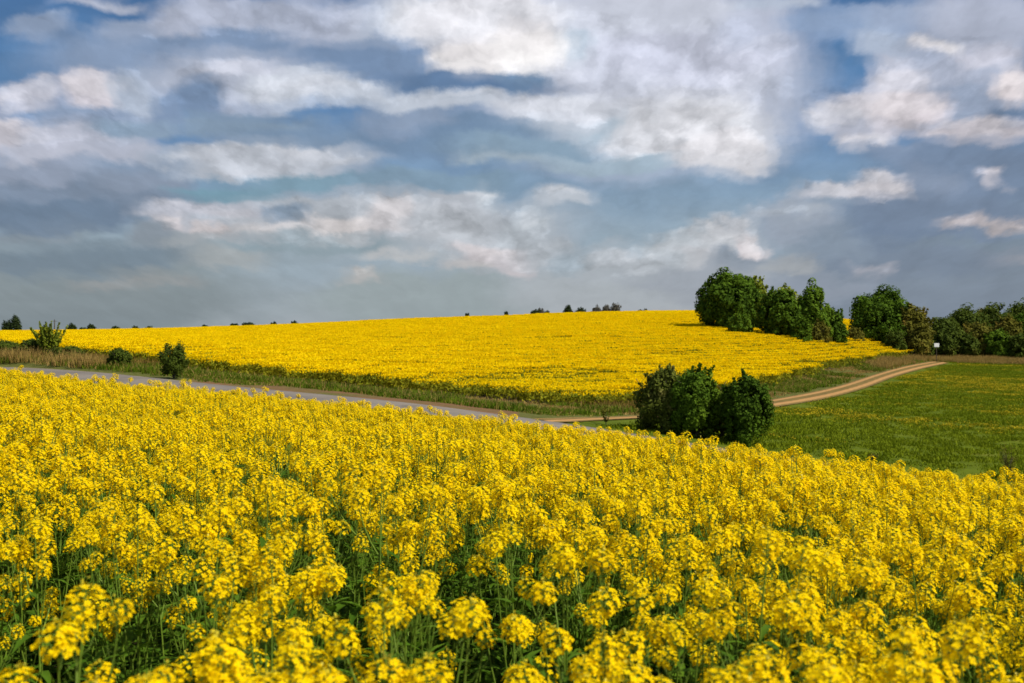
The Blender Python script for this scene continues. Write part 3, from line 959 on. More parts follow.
# ------------------------------------------------------------------ far field: patches of the same crop
def far_patch(seed, size, nh, yellow, hgt=1.0, head=.085):
    r = np.random.default_rng(seed)
    q = Quads()
    nh_ = int(nh * yellow)
    c = np.column_stack([r.uniform(-.5, .5, nh_) * size, r.uniform(-.5, .5, nh_) * size, hgt * (1 - r.random(nh_) ** 2 * .22)])
    v, f = leaf_quads(c, r.normal(size=(nh_, 3)) * .7 + [0, -.3, .8], head * r.uniform(.7, 1.4, nh_), 1.0, r); q.add(v, f, 0)
    v, f = leaf_quads(c - [0, 0, .02], r.normal(size=(nh_, 3)) * [1, 1, .3], head * r.uniform(.7, 1.2, nh_), 1.0, r); q.add(v, f, 0)
    ng = int(nh * .55)
    c = np.column_stack([r.uniform(-.5, .5, ng) * size, r.uniform(-.5, .5, ng) * size, hgt * r.uniform(.05, .9, ng)])
    v, f = leaf_quads(c, r.normal(size=(ng, 3)), .13 * r.uniform(.6, 1.4, ng), 1.8, r); q.add(v, f, 1)
    if yellow < .8:
        ng = int(nh * (1 - yellow) * .6)
        c = np.column_stack([r.uniform(-.5, .5, ng) * size, r.uniform(-.5, .5, ng) * size, hgt * r.uniform(.55, .95, ng)])
        v, f = leaf_quads(c, r.normal(size=(ng, 3)), .11 * r.uniform(.6, 1.4, ng), 1.6, r); q.add(v, f, 1)
    return q.out()


ps = 2.3
FV = [far_patch(1, ps, 560, 1), far_patch(2, ps, 560, 1), far_patch(3, ps, 520, .9), far_patch(4, ps, 520, .66, .92), far_patch(5, ps, 460, .40, .8)]
gs = 1.95
fx, fy = np.meshgrid(np.arange(-170, 110, gs), np.arange(60, 335, gs), indexing='ij')
fx = fx.ravel() + rng.uniform(-.3, .3, fx.size); fy = fy.ravel() + rng.uniform(-.3, .3, fy.size)
p_ = px_of(fx, fy)
keep = (fy > foot_d(p_) + .8) & (fy < crest_d(p_) + 30) & (p_ > -330) & (p_ < 908)
keep &= dist_path(fx, fy, TRACK) > 5.0
fx, fy, p_ = fx[keep], fy[keep], p_[keep]
fz = H(fx, fy)
row = HZ - (fz + 1.0) / fy * F
sn = snoise(fx * .45, fy * 1.5, 9, 21, 3)
sn2 = snoise(fx, fy, 5, 33, 2)
def blob(cx, cy, rx, ry): return np.exp(-((p_ - cx) / rx) ** 2 - ((row - cy) / ry) ** 2)
row = row + 5.0 * (snoise(fx, fy, 14, 77, 3) - .5)
near_ = np.clip((row - 335) / 30, .35, 1)
weak = (0.95 * (sn - .5) + .5 * (sn2 - .5)) * near_ + rng.normal(size=len(fx)) * .07
weak += 1.1 * blob(560, 371, 75, 5) + .9 * blob(460, 377, 60, 7) + .65 * blob(600, 386, 60, 11) + .65 * blob(520, 392, 90, 9)
weak += .6 * blob(690, 350, 40, 1.4) + .6 * blob(660, 352, 50, 1.2) + .7 * blob(800, 362, 20, 3) + .5 * blob(562, 337, 22, 1.2) + .5 * blob(700, 322, 26, 1.2)
weak += .5 * blob(400, 337, 30, 1.0) + .45 * blob(410, 361, 30, 2)
edge = np.clip(1 - (fy - foot_d(p_)) / 4.5, 0, 1)
weak += .30 * edge * (sn2 + .25)
dead = weak > .62
vid = np.where(weak > .80, 4, np.where(weak > .36, 3, rng.integers(0, 3, len(fx))))
k_ = len(fx)
scz = (1 + .12 * (snoise(fx, fy, 7, 41, 3) - .5) + rng.normal(size=k_) * .025) * np.where(vid > 2, .92, 1)
scatter('distant_rapeseed_crop', FV, np.column_stack([fx, fy, fz - .02]),
        np.column_stack([np.zeros(k_), np.zeros(k_), rng.integers(0, 4, k_) * math.pi / 2 + rng.normal(size=k_) * .08]),
        np.column_stack([np.ones(k_), np.ones(k_), scz]), vid, [M_FARP, M_FARL],
        'golden oilseed rape crop covering the hillside beyond the road', 'rapeseed crop')


# ------------------------------------------------------------------ grasses
def tuft(seed, size, n, hgt, width, mi, lean=.35, extra=None):
    r = np.random.default_rng(seed)
    q = Quads()
    base = np.column_stack([r.uniform(-.5, .5, n) * size, r.uniform(-.5, .5, n) * size, np.zeros(n)])
    h = hgt * r.uniform(.45, 1.15, n)
    ang = r.uniform(0, 6.28, n); ln = r.random(n) * lean
    dirn = np.column_stack([np.cos(ang) * ln, np.sin(ang) * ln, np.ones(n)])
    a2 = r.uniform(0, 6.28, n)
    sd = np.column_stack([np.cos(a2), np.sin(a2), np.zeros(n)]) * (width * .5 * r.uniform(.6, 1.3, n))[:, None]
    mid = base + dirn * (h * .55)[:, None]
    tip = base + dirn * h[:, None] + np.column_stack([np.cos(ang), np.sin(ang), np.zeros(n)]) * (h * ln * .6)[:, None]
    v = np.stack([base - sd, base + sd, mid + sd * .8, mid - sd * .8, tip + sd * .15, tip - sd * .15], 1)
    i0 = np.arange(n)[:, None] * 6
    f = np.concatenate([i0 + [0, 1, 2, 3], i0 + [3, 2, 4, 5]])
    q.add(v, f, mi)
    if extra:
        ne, hh, sz, mm = extra
        c = np.column_stack([r.uniform(-.5, .5, ne) * size, r.uniform(-.5, .5, ne) * size, hh * r.uniform(.6, 1.1, ne)])
        v, f = leaf_quads(c, r.normal(size=(ne, 3)) * .6 + [0, 0, 1], sz * r.uniform(.6, 1.3, ne), 1.2, r); q.add(v, f, mm)
    return q.out()


# verge: between road and far crop, and both sides of the track
vx, vy = np.meshgrid(np.arange(-95, 80, .85), np.arange(24, 190, .85), indexing='ij')
vx = vx.ravel() + rng.uniform(-.4, .4, vx.size); vy = vy.ravel() + rng.uniform(-.4, .4, vy.size)
p_ = px_of(vx, vy)
drd = dist_path(vx, vy, ROAD); dtr = dist_path(vx, vy, TRACK)
mm_ = meadow_mask(vx, vy)
verge_m = ((vy < foot_d(p_) + .6) | (dtr < 5.5)) & (vy > edge_d(p_) + 1.5) & (drd > 3.5) & (dtr > 1.9) & ~mm_ & (p_ > -330) & (p_ < 1250)
verge_m &= (vy > road_d(p_) - 6) | (p_ > 560) & (vy > road_d(p_) - 12)
# beyond the road on the far right only a thin strip before the meadow
far_right = (p_ > 940) & (vy > road_d(p_) + 5) & (vy < 150)
verge_m &= ~far_right
ax, ay = vx[verge_m], vy[verge_m]; ap = p_[verge_m]; ad = drd[verge_m]; atr = dtr[verge_m]
az = H(ax, ay)
sn = snoise(ax, ay, 6, 51, 3)
frac = np.clip((ay - road_d(ap)) / (foot_d(ap) - road_d(ap)), -1, 1)
def both(a_, b_):
    return np.vstack([a_[0], b_[0]]), np.vstack([a_[1], b_[1] + len(a_[0])]), np.concatenate([a_[2], b_[2]])


GV = [both(tuft(11, 1.5, 170, .34, .05, 0), tuft(16, 1.5, 30, .45, .04, 1)), both(tuft(12, 1.6, 150, .8, .035, 1, .3), tuft(17, 1.6, 60, .45, .05, 0)),
      both(tuft(13, 1.5, 110, .5, .05, 2), tuft(18, 1.5, 80, .4, .05, 0)), both(tuft(14, 1.5, 150, .14, .05, 0), tuft(24, 1.5, 50, .16, .05, 1)), tuft(15, 1.2, 90, .16, .05, 1)]
vid = np.zeros(len(ax), int)
left = ap < 165
vid = np.where(left & (frac < .62) & (frac > 0) & (sn > .36), 1, vid)
vid = np.where(left & (frac < .25) & (sn <= .5), 3, vid)
vid = np.where(left & (frac >= .62) & (sn > .45), 2, vid)
vid = np.where(~left & (ad < 6.2) & (ap < 560), np.where(sn > .42, 4, 3), vid)
vid = np.where((ap > 520) & (ap < 640) & (frac < .62), 3, vid)
vid = np.where((ap > 540) & (ap < 640) & (frac >= .62), np.where(sn > .5, 2, 0), vid)
vid = np.where((ap > 450) & (ap < 640) & (frac > .7) & (sn < .42), 4, vid)
vid = np.where((ap > 760) & (sn > .58), np.where(ay > 120, 1, 4), vid)
vid = np.where((ap > 870) & (ay > 125) & (sn > .40), 1, vid)
vid = np.where((ap > 640) & (ay < road_d(ap) + 6), np.where(sn > .5, 2, 3), vid)
kp = ~((vid == 4) & (rng.random(len(ax)) < .35)) & ~(~left & (ap < 520) & (ad < 6.6) & (sn > .3) & (frac > 0))
k_ = kp.sum()
scatter('verge_grass', GV, np.column_stack([ax, ay, az - .01])[kp],
        np.column_stack([np.zeros(k_), np.zeros(k_), rng.uniform(0, 6.28, k_)]), np.column_stack([np.ones(k_)] * 2 + [rng.uniform(.6, 1.2, k_) * np.where(ap[kp] > 200, .75, 1)]),
        vid[kp], [M_GRASS, M_DRY, M_RUST], 'rough green and straw coloured grass on the banks along road and track', 'grass')

# meadow
mx_, my_ = np.meshgrid(np.arange(2, 110, 1.35), np.arange(42, 176, 1.35), indexing='ij')
mx_ = mx_.ravel() + rng.uniform(-.6, .6, mx_.size); my_ = my_.ravel() + rng.uniform(-.6, .6, my_.size)
p_ = px_of(mx_, my_)
kk = (meadow_mask(mx_, my_) | ((p_ > 940) & (my_ > road_d(p_) + 4) & (my_ < 174))) & (p_ < 1300) & (dist_path(mx_, my_, TRACK) > 1.8) & (dist_path(mx_, my_, ROAD) > 4)
mx_, my_, p_ = mx_[kk], my_[kk], p_[kk]
s1 = snoise(mx_ * .5, my_ * 1.4, 7, 61, 3)
MV = [tuft(21, 1.7, 260, .13, .06, 0, .6), tuft(22, 1.7, 240, .14, .06, 0, .6, (26, .14, .06, 1)), tuft(23, 1.7, 170, .12, .06, 0, .6, (80, .13, .075, 1))]
vid = np.where(s1 > .6, 2, np.where(s1 > .45, 1, 0))
k_ = len(mx_)
scatter('meadow_grass', MV, np.column_stack([mx_, my_, H(mx_, my_) - .01]), np.column_stack([np.zeros(k_), np.zeros(k_), rng.uniform(0, 6.28, k_)]),
        np.column_stack([np.ones(k_)] * 2 + [rng.uniform(.7, 1.3, k_)]), vid, [M_MEADOW, M_MEADY],
        'short green meadow grass flecked with yellow weeds right of the track', 'grass')


# ------------------------------------------------------------------ trees and shrubs
K = dict(rough=.75, spec=.06)
G_DEEP = leafy('deep_green_foliage', (0.0283, 0.0614, 0.0047), (0.1062, 0.1829, 0.0106), scale=.5, **K)
G_MID = leafy('mid_green_foliage', (0.0425, 0.0920, 0.0059), (0.1475, 0.2301, 0.0142), scale=.5, **K)
G_YEL = leafy('yellow_green_foliage', (0.1005, 0.1424, 0.0100), (0.2849, 0.3184, 0.0268), scale=.5, **K)
G_BROWN = leafy('brownish_foliage', (0.0754, 0.0754, 0.0100), (0.2094, 0.1927, 0.0235), accent=(0.2849, 0.1592, 0.0302), scale=.4, **K)
G_OLIVE = leafy('dull_olive_foliage', (0.0335, 0.0570, 0.0067), (0.1089, 0.1424, 0.0151), accent=(0.1676, 0.1257, 0.0268), scale=.15, **K)
G_FAR = leafy('distant_dark_foliage', (0.018, 0.032, 0.010), (0.045, 0.065, 0.016), scale=.2, **K)
G_BARE = leafy('budding_twigs', (0.09, 0.085, 0.06), (0.17, 0.15, 0.11), scale=.3, **K)
G_TWIG = leafy('twiggy_foliage', (0.0503, 0.0670, 0.0100), (0.1676, 0.1927, 0.0235), accent=(0.2513, 0.2178, 0.0670), scale=1.2, **K)


def crown_mesh(name, w, dp, h, z0, leaf, nleaf, mat, seed, shape='round', lobes=26, loose=.0, lob=.34):
    r = np.random.default_rng(seed)
    nleaf = int(nleaf * 1.9); leaf = leaf * .74
    C = []
    lobes = int(lobes * 1.8); lob = lob * .80
    ns = int(lobes * .75)
    for i in range(lobes):
        if i < ns:      # evenly over the outside of the envelope, then jittered
            zz = 1 - 2 * (i + .5) / ns
            a = i * 2.39996 + seed
            u = np.array([math.sqrt(1 - zz * zz) * math.cos(a), math.sqrt(1 - zz * zz) * math.sin(a), zz])
            if shape in ('bush', 'dome', 'round') and zz < 0:      # full skirts
                full = .75 if shape == 'round' else 1.0
                u[:2] = nrm(u[:2]) * (full * math.sqrt(1 - (zz * .55) ** 2) + (1 - full) * math.sqrt(1 - zz * zz))
            c = u * (1 - lob) * r.uniform(.84, 1.06) + r.normal(size=3) * .06
        else:
            c = nrm(r.normal(size=3)) * r.random() ** .4 * .5
        t = (c[2] + 1) / 2
        if shape == 'cone':
            k = 1.30 - .95 * t
        elif shape == 'dome':
            k = 1.12 - .30 * t
        elif shape == 'bush':
            k = 1.14 - .30 * t
        else:
            k = 1.06 - .10 * t
        C.append((c[0] * k, c[1] * k, c[2], lob * r.uniform(.80, 1.18) * (1 - .3 * (shape == 'cone') * t)))
    C = np.array(C)
    wgt = C[:, 3] ** 2
    li = r.choice(len(C), nleaf, p=wgt / wgt.sum())
    d = nrm(r.normal(size=(nleaf, 3)))
    rr = C[li, 3] * (0.35 + .85 * r.random(nleaf) ** .6) * (1 + loose * r.random(nleaf) ** 4)
    P = C[li, :3] + d * rr[:, None]
    if shape == 'spiky':     # leafy rods fanning up from the base
        nr = 46
        a = r.uniform(0, 6.28, nr); sp = r.random(nr) ** .6 * .95
        D = np.column_stack([np.cos(a) * sp, np.sin(a) * sp, np.ones(nr)]); D = nrm(D) * r.uniform(1.1, 2.0, nr)[:, None]
        k = r.integers(0, nr, nleaf); t = r.random(nleaf) ** .75
        P = D[k] * t[:, None] + r.normal(size=(nleaf, 3)) * (.11 * (1.15 - t))[:, None] * [1, 1, .6]
        P[:, 2] -= 1
    if w < 5.5 and shape in ('round', 'bush', 'dome'):      # young shoots break the outline
        nsh = 70
        a = r.integers(0, len(C), nsh)
        dd = nrm(C[a, :3] + r.normal(size=(nsh, 3)) * .25 + [0, 0, .25])
        b0 = C[a, :3] + dd * C[a, 3][:, None] * .8
        k = nleaf // 9
        j = r.integers(0, nsh, k); t = r.random(k)
        P[:k] = b0[j] + dd[j] * (t * r.uniform(.12, .27, nsh)[j])[:, None] + r.normal(size=(k, 3)) * .022
        d[:k] = nrm(r.normal(size=(k, 3)))
    lo, hi = np.percentile(P, .15, axis=0), np.percentile(P, 99.85, axis=0)
    P = (P - (lo + hi) / 2) / ((hi - lo) / 2)
    sc = np.array([w / 2, dp / 2, h / 2])
    q = P * sc + [0, 0, z0 + h / 2]
    bn = snoise(q[:, 0] * 1.0 + 50, q[:, 2] + q[:, 1] * .7 + 50, leaf * 5, seed, 2)
    bn2 = snoise(q[:, 0] + 20, q[:, 2] + q[:, 1] * .5 + 20, leaf * 14, seed + 3, 2)
    keep = (bn > .27) & ((bn2 > (.30 if w < 5 else .20)) | (r.random(len(q)) < .25))
    keep &= q[:, 2] > z0 * .5
    q, d = q[keep], d[keep]
    # leaves face out of their own bough, a little out of the whole crown, and up
    nv = d * .9 + P[keep] * .5 + r.normal(size=q.shape) * .55 + [0, 0, .3]
    v, f = leaf_quads(q, nv, leaf * r.uniform(.6, 1.4, len(q)), 1.25, r)
    return mesh_np(name, v, f, [mat])


def trunk_mesh(name, h, rad, w, seed, nlimb=6, stems=1, top=.8):
    r = np.random.default_rng(seed)
    q = Quads()
    for s in range(stems):
        ln = r.normal(size=2) * (w * .05 if stems == 1 else w * .25)
        t = np.linspace(0, 1, 7)
        pts = np.column_stack([ln[0] * t ** 1.2, ln[1] * t ** 1.2, t * h * top])
        pts[1:-1, :2] += r.normal(size=(5, 2)) * w * .012
        if stems > 1:
            pts[:, :2] += r.normal(size=2) * w * .03
        q.tube(pts, rad * (1 - .8 * t) / math.sqrt(stems), 0, 7)
        for i in range(nlimb):
            k = r.uniform(.25, .9)
            b = np.array([np.interp(k, t, pts[:, j]) for j in range(3)])
            a = r.uniform(0, 6.28)
            reach = w * .40 * r.uniform(.6, 1) * (1.1 - k * .6)
            e = b + np.array([math.cos(a) * reach, math.sin(a) * reach, reach * r.uniform(.4, 1.0)])
            m_ = (b + e) / 2 + [0, 0, reach * .12]
            q.tube([b, m_, e], [rad * .36 * (1.1 - k), rad * .22 * (1.1 - k), rad * .06], 0, 5)
    v, f, mi = q.out()
    return mesh_np(name, v, f, [M_BARK], mi, smooth=True)


def tree(name, label, cat, px, d, w, h, mat, seed, shape='round', base=None, leaf=.3, n=5000, dp=None, group=None,
         rad=None, stems=1, lobes=26, loose=.0, lob=.34, sink=0.0):
    """w, h in metres; base = clear trunk height"""
    p = at(px, d)
    base = h * .12 if base is None else base
    root = bpy.data.objects.new(name, None); COL.objects.link(root)
    root.location = (p[0], p[1], p[2] - sink)
    root['label'] = label; root['category'] = cat
    if group:
        root['group'] = group
    link('trunk' if stems == 1 else 'stem', trunk_mesh('trunk', h, rad or h * .028, w, seed + 500, stems=stems), root)
    link('crown', crown_mesh('crown', w, dp or w, h - base, base, leaf, n, mat, seed, shape, lobes, loose, lob), root)
    return root


def tree_px(name, label, cat, x0, x1, ytop, d, mat, seed, **kw):
    """size given by what it spans in the picture, at its true distance"""
    px = (x0 + x1) / 2
    z = at(px, d)[2]
    top = (HZ - ytop) / F * d
    return tree(name, label, cat, px, d, (x1 - x0) / F * d * 1.0, top - z, mat, seed, **kw)


# the clump of bushes beside the road
BG = 'bushes in the clump beside the road'
tree_px('bush', 'brownish green twiggy bush, leftmost of the roadside clump', 'bush', 636, 690, 366, 48.2, G_TWIG, 31, shape='bush', base=.1, leaf=.11, n=15000, stems=5, rad=.12, group=BG, loose=.35, lob=.3, lobes=34)
tree_px('bush', 'dense fresh green rounded bush in the middle of the roadside clump', 'bush', 666, 722, 367, 47.4, G_MID, 32, shape='round', base=.05, leaf=.11, n=21000, stems=5, rad=.14, group=BG, loose=.15, lob=.3, lobes=36)
tree_px('bush', 'deep green upright bush at the right end of the roadside clump', 'bush', 722, 773, 372, 46.4, G_DEEP, 33, shape='round', base=.1, leaf=.11, n=19000, stems=5, rad=.13, group=BG, loose=.25, lob=.3, lobes=34)
tree_px('bush', 'low brownish bush with bare twigs filling the gap in the roadside clump', 'bush', 698, 744, 391, 48.6, G_TWIG, 34, shape='bush', base=.05, leaf=.09, n=9000, stems=7, rad=.10, group=BG, loose=.5, lob=.3, lobes=30)

# tree row on the field edge
dT = lambda px, row: solve(px, row, lo=95, h=1.0)
TG = 'trees in the row along the edge of the hill field'
tree_px('tree', 'big round dark green tree at the left end of the hill tree row', 'tree', 697, 757, 270, dT(720, 326), G_DEEP, 41, shape='round', base=.5, leaf=.36, n=15000, group=TG, lobes=40, lob=.28)
tree_px('tree', 'slim yellow green tree squeezed behind the big round tree', 'tree', 744, 768, 277, dT(750, 325), G_YEL, 42, shape='round', leaf=.34, n=4500, group=TG)
tree_px('shrub', 'low light green shrub at the foot of the big round tree', 'shrub', 729, 757, 313, dT(742, 330) - 2, G_MID, 43, shape='bush', base=.1, leaf=.28, n=3000, stems=4, rad=.1)
tree_px('tree', 'dense round dark tree in the middle of the hill tree row', 'tree', 755, 801, 290, dT(778, 334), G_DEEP, 44, shape='round', base=.3, leaf=.32, n=11000, group=TG, lobes=36, lob=.28)
tree_px('tree', 'pale yellow green treetop rising behind the middle of the hill tree row', 'tree', 770, 800, 286, dT(785, 328), G_YEL, 45, shape='round', leaf=.34, n=4500, group=TG)
tree_px('tree', 'tall pointed green tree right of centre in the hill tree row', 'tree', 792, 832, 281, dT(812, 337), G_MID, 46, shape='cone', base=.3, leaf=.32, n=11000, group=TG, lobes=40, lob=.27)
tree_px('tree', 'small dark green tree ending the hill tree row on the right', 'tree', 822, 846, 309, dT(834, 342), G_DEEP, 47, shape='bush', base=.2, leaf=.28, n=5000, group=TG)
tree_px('shrub', 'yellow brown shrub in front of the tall pointed tree', 'shrub', 806, 832, 320, dT(820, 340) - 2, G_BROWN, 48, shape='bush', base=.1, leaf=.26, n=3000, stems=4, rad=.1)
tree_px('shrub', 'small green shrub between the tall pointed tree and the round dark tree', 'shrub', 794, 812, 316, dT(802, 339) - 2, G_MID, 49, shape='bush', base=.1, leaf=.26, n=2200, stems=4, rad=.1)
tree_px('shrub', 'low brownish shrub in the gap left of the lone broad tree', 'shrub', 843, 864, 327, 150, G_BROWN, 50, shape='bush', base=.1, leaf=.26, n=2600, stems=4, rad=.1)

# lone broad tree and its neighbours
tree_px('tree', 'broad domed dark green tree standing beside the end of the track', 'tree', 852, 917, 287, 158, G_DEEP, 51, shape='dome', base=.3, leaf=.36, n=15000, lobes=42, lob=.28)
tree_px('tree', 'rusty olive tree leaning against the right of the broad domed tree', 'tree', 894, 932, 305, 155, G_BROWN, 52, shape='dome', base=.2, leaf=.32, n=9000, lobes=32)
tree_px('shrub', 'small green shrub at the foot of the broad domed tree', 'shrub', 884, 906, 330, 151, G_OLIVE, 53, shape='bush', base=.1, leaf=.26, n=2400, stems=4, rad=.1)
tree_px('shrub', 'dark olive shrub left of the small white sign', 'shrub', 916, 936, 335, 156, G_OLIVE, 54, shape='bush', base=.1, leaf=.26, n=2400, stems=4, rad=.1)

# wood on the right: each tree of its own
WG = 'trees of the dark wood on the right'
wood = [(930, 962, 318, 165, G_OLIVE), (948, 985, 305, 176, G_OLIVE), (962, 990, 322, 168, G_BROWN), (978, 1012, 303, 180, G_OLIVE), (996, 1020, 316, 170, G_BROWN),
        (1002, 1040, 298, 182, G_OLIVE), (1012, 1046, 312, 172, G_DEEP), (1030, 1070, 300, 184, G_OLIVE), (985, 1008, 330, 166, G_MID), (958, 976, 334, 163, G_OLIVE),
        (1050, 1090, 296, 186, G_OLIVE), (935, 952, 330, 160, G_OLIVE), (1066, 1110, 305, 178, G_OLIVE), (972, 1000, 308, 186, G_BROWN), (1010, 1030, 334, 164, G_OLIVE), (1090, 1130, 300, 184, G_DEEP), (1045, 1072, 322, 168, G_BROWN)]
wl = ['dull olive tree at the left end of the dark wood', 'rounded olive tree topping the left shoulder of the dark wood', 'reddish brown leafed tree low in the left half of the dark wood',
      'tall olive tree in the middle of the dark wood', 'brown tinged tree in front of the middle of the dark wood', 'tallest olive tree near the right frame edge in the dark wood',
      'deep green tree before the tallest tree of the dark wood', 'olive tree of the dark wood cut by the right frame edge', 'small brighter green tree low in front of the dark wood',
      'small olive shrubby tree low at the left front of the dark wood', 'wide olive tree beyond the right frame edge', 'smallest olive tree just right of the white sign',
      'olive tree further right past the frame edge', 'brown topped tree behind the middle of the dark wood', 'low olive tree at the right front of the dark wood', 'deep green tree furthest right of the wood', 'low brown tree past the right frame edge']
for i, ((x0, x1, yt, d, mt), lb) in enumerate(zip(wood, wl)):
    tree_px('tree', lb, 'tree', x0 - 3, x1 + 4, yt, d, mt, 60 + i, shape='dome', base=.3, leaf=.36, n=7000, group=WG, lobes=30)

# shrubs on the left verge
tree_px('shrub', 'tall spiky straw green shrub on the far left bank', 'shrub', 34, 66, 322, 76, G_YEL, 81, shape='spiky', base=.05, leaf=.13, n=3600, stems=6, rad=.08)
tree_px('shrub', 'small dark ragged bush standing alone on the bank above the road', 'shrub', 160, 187, 342, 60.5, G_OLIVE, 82, shape='dome', base=.03, leaf=.10, n=3600, stems=6, rad=.05, loose=1.0, lobes=9)
tree_px('shrub', 'dark low shrub left of the spiky shrub on the bank', 'shrub', 19, 44, 338, 77, G_OLIVE, 83, shape='bush', base=.05, leaf=.13, n=3500, stems=4, rad=.06, loose=.3)
tree_px('shrub', 'dark low shrub at the left frame edge of the bank', 'shrub', -12, 20, 340, 79, G_OLIVE, 84, shape='bush', base=.05, leaf=.13, n=3500, stems=4, rad=.06, loose=.3)
tree_px('shrub', 'low dark green shrub between the straw grass and the lone ragged bush', 'shrub', 108, 132, 348, 68, G_OLIVE, 85, shape='bush', base=.05, leaf=.12, n=3000, stems=4, rad=.05, loose=.3)
tree_px('shrub', 'flat dark shrub spreading right of the spiky shrub on the bank', 'shrub', 52, 84, 346, 73, G_OLIVE, 86, shape='bush', base=.05, leaf=.12, n=2600, stems=4, rad=.05, loose=.3)
# little saplings near the road
tree_px('sapling', 'tiny dark sapling on the grass where the track leaves the road', 'sapling', 601, 611, 405, 49.5, G_BROWN, 91, shape='spiky', base=.1, leaf=.08, n=600, rad=.02, loose=.4)
tree_px('bush', 'dark reddish bare bush at the right frame edge below the meadow', 'bush', 1000, 1020, 444, 44, G_BROWN, 92, shape='spiky', base=.05, leaf=.05, n=700, stems=6, rad=.05, loose=.6)
tree_px('bush', 'thin dark weed bush at the foot of the meadow above the crop', 'bush', 867, 878, 452, 44.5, G_BROWN, 93, shape='spiky', base=.05, leaf=.05, n=350, stems=5, rad=.04, loose=.6)

# far trees on the skyline (x0, x1, top, distance, material, shape, label)
sky_trees = [
    (2, 12, 320, 620, G_FAR, 'round', 'low dark tree left of the pointed tree pair at the left skyline'),
    (9, 22, 315, 600, G_FAR, 'cone', 'dark pointed tree, tallest on the far left skyline'),
    (67, 77, 323, 640, G_FAR, 'round', 'small round dark tree on the skyline right of the spiky shrub'),
    (77, 88, 327.5, 650, G_FAR, 'bush', 'flat dark hedge between the two small round skyline trees'),
    (87, 96, 324, 640, G_FAR, 'round', 'second small round dark tree on the left skyline'),
    (111, 121, 326, 660, G_FAR, 'bush', 'low dark bush on the skyline above the straw grass'),
    (132, 139, 326, 680, G_FAR, 'bush', 'tiny dark bush on the skyline, left of the lone ragged bush'),
    (145, 153, 326, 680, G_FAR, 'bush', 'tiny dark bush on the skyline just left above the lone ragged bush'),
    (200, 209, 325, 560, G_FAR, 'bush', 'tiny dark bush on the left slope of the skyline'),
    (229, 240, 323.5, 540, G_FAR, 'bush', 'flat dark bush, left one of a pair on the left slope skyline'),
    (241, 257, 322, 540, G_FAR, 'dome', 'wider dark bush, right one of a pair on the left slope skyline'),
    (270, 278, 322, 520, G_FAR, 'bush', 'faint low bush on the skyline right of the dark pair'),
    (290, 299, 321, 520, G_FAR, 'bush', 'faint tiny bush where the yellow hill starts to rise'),
    (464, 470, 313, 460, G_FAR, 'round', 'tiny lone dark bush halfway along the hill crest'),
    (504, 509, 311.5, 460, G_FAR, 'round', 'tiny dark dot of a bush left of the crest tree groups'),
    (530, 541, 309.5, 480, G_FAR, 'bush', 'low dark bush left of the brownish crest tree'),
    (536, 546, 308, 500, G_BARE, 'round', 'pale brownish leafless tree, leftmost of the crest groups'),
    (543, 551, 310, 480, G_FAR, 'bush', 'low dark bush right of the brownish crest tree'),
    (563, 573, 305, 470, G_FAR, 'cone', 'small dark pointed tree on the crest of the hill'),
    (574, 587, 307.5, 470, G_FAR, 'bush', 'low dark rounded bush right of the pointed crest tree'),
    (591, 602, 305, 480, G_BARE, 'round', 'grey budding tree, left one of three on the crest'),
    (600, 612, 305, 485, G_BARE, 'round', 'grey budding tree, middle one of three on the crest'),
    (609, 621, 303, 480, G_BARE, 'round', 'grey budding tree, tallest and right one of three on the crest'),
    (636, 643, 309.5, 450, G_FAR, 'bush', 'low dark bush, left one of the last pair on the crest'),
    (641, 650, 308.5, 450, G_FAR, 'bush', 'low dark bush, right one of the last pair on the crest'),
]
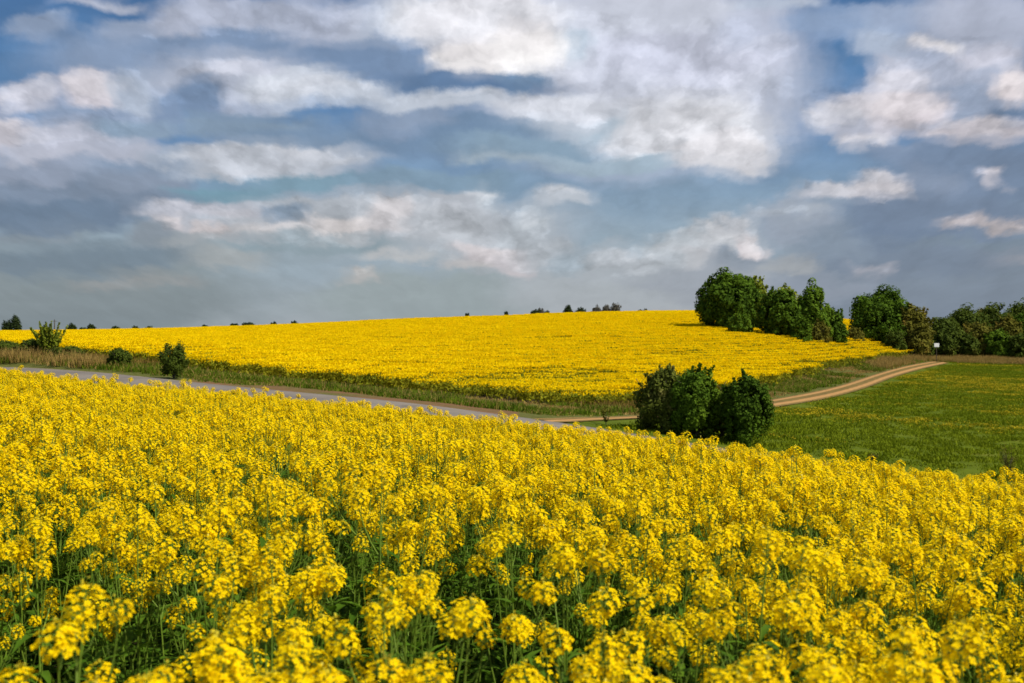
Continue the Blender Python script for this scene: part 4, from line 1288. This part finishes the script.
for i, (x0, x1, yt, d, mt, shp, lb) in enumerate(sky_trees):
    tree_px('tree' if shp in ('cone', 'round') else 'bush', lb, 'tree' if shp in ('cone', 'round') else 'bush', x0, x1, yt, d, mt, 120 + i, shape=shp,
            base=.2, leaf=.7 if d > 500 else .5, n=1300, lobes=16, lob=.4, group='small trees and bushes on the skyline')

# thin pole behind the spiky shrub
p = at(54.5, 300)
root = bpy.data.objects.new('utility_pole', None); COL.objects.link(root); root.location = p
root['label'] = 'thin dark pole standing behind the spiky shrub on the left'; root['category'] = 'pole'
q = Quads(); hp = (HZ - 319.5) / F * 300 - p[2]
q.tube([(0, 0, -.3), (0, 0, hp * .5), (0, 0, hp)], [.16, .14, .11], 0, 8); v, f, mi = q.out()
link('post', mesh_np('post', v, f, [M_BARK], mi), root)
q = Quads(); q.tube([(-.7, 0, hp - .45), (0, 0, hp - .45), (.7, 0, hp - .45)], [.06, .06, .06], 0, 4); v, f, mi = q.out()
link('crossarm', mesh_np('crossarm', v, f, [M_BARK], mi), root)

# small white sign by the wood
m, N = mat_base('white_sign_paint')
tc = N.node('ShaderNodeTexCoord').outputs['Object']
finish(N, N.mix(N.noise(tc, 4, 3).outputs[0], (0.68, 0.68, 0.65), (0.82, 0.82, 0.80)), 0.5)
p = at(936.5, 150)
zt = (HZ - 343.2) / F * 150 - p[2]
root = bpy.data.objects.new('white_sign', None); COL.objects.link(root); root.location = p
root['label'] = 'small blank white sign board on a post before the wood'; root['category'] = 'sign'
def bevel_box(name, sx, sy, sz, mat, parent, loc):
    import bmesh
    bm = bmesh.new(); bmesh.ops.create_cube(bm, size=1)
    for v in bm.verts:
        v.co = (v.co.x * sx, v.co.y * sy, v.co.z * sz)
    bmesh.ops.bevel(bm, geom=bm.edges[:], offset=min(sx, sy, sz) * .2, segments=2, affect='EDGES')
    me = bpy.data.meshes.new(name); bm.to_mesh(me); bm.free(); me.materials.append(mat)
    return link(name, me, parent, loc)
bevel_box('board', .66, .04, .50, m, root, (0, -.06, zt - .25))
bevel_box('post', .07, .07, zt + .3, M_BARK, root, (0, 0, (zt - .3) / 2 - .02))
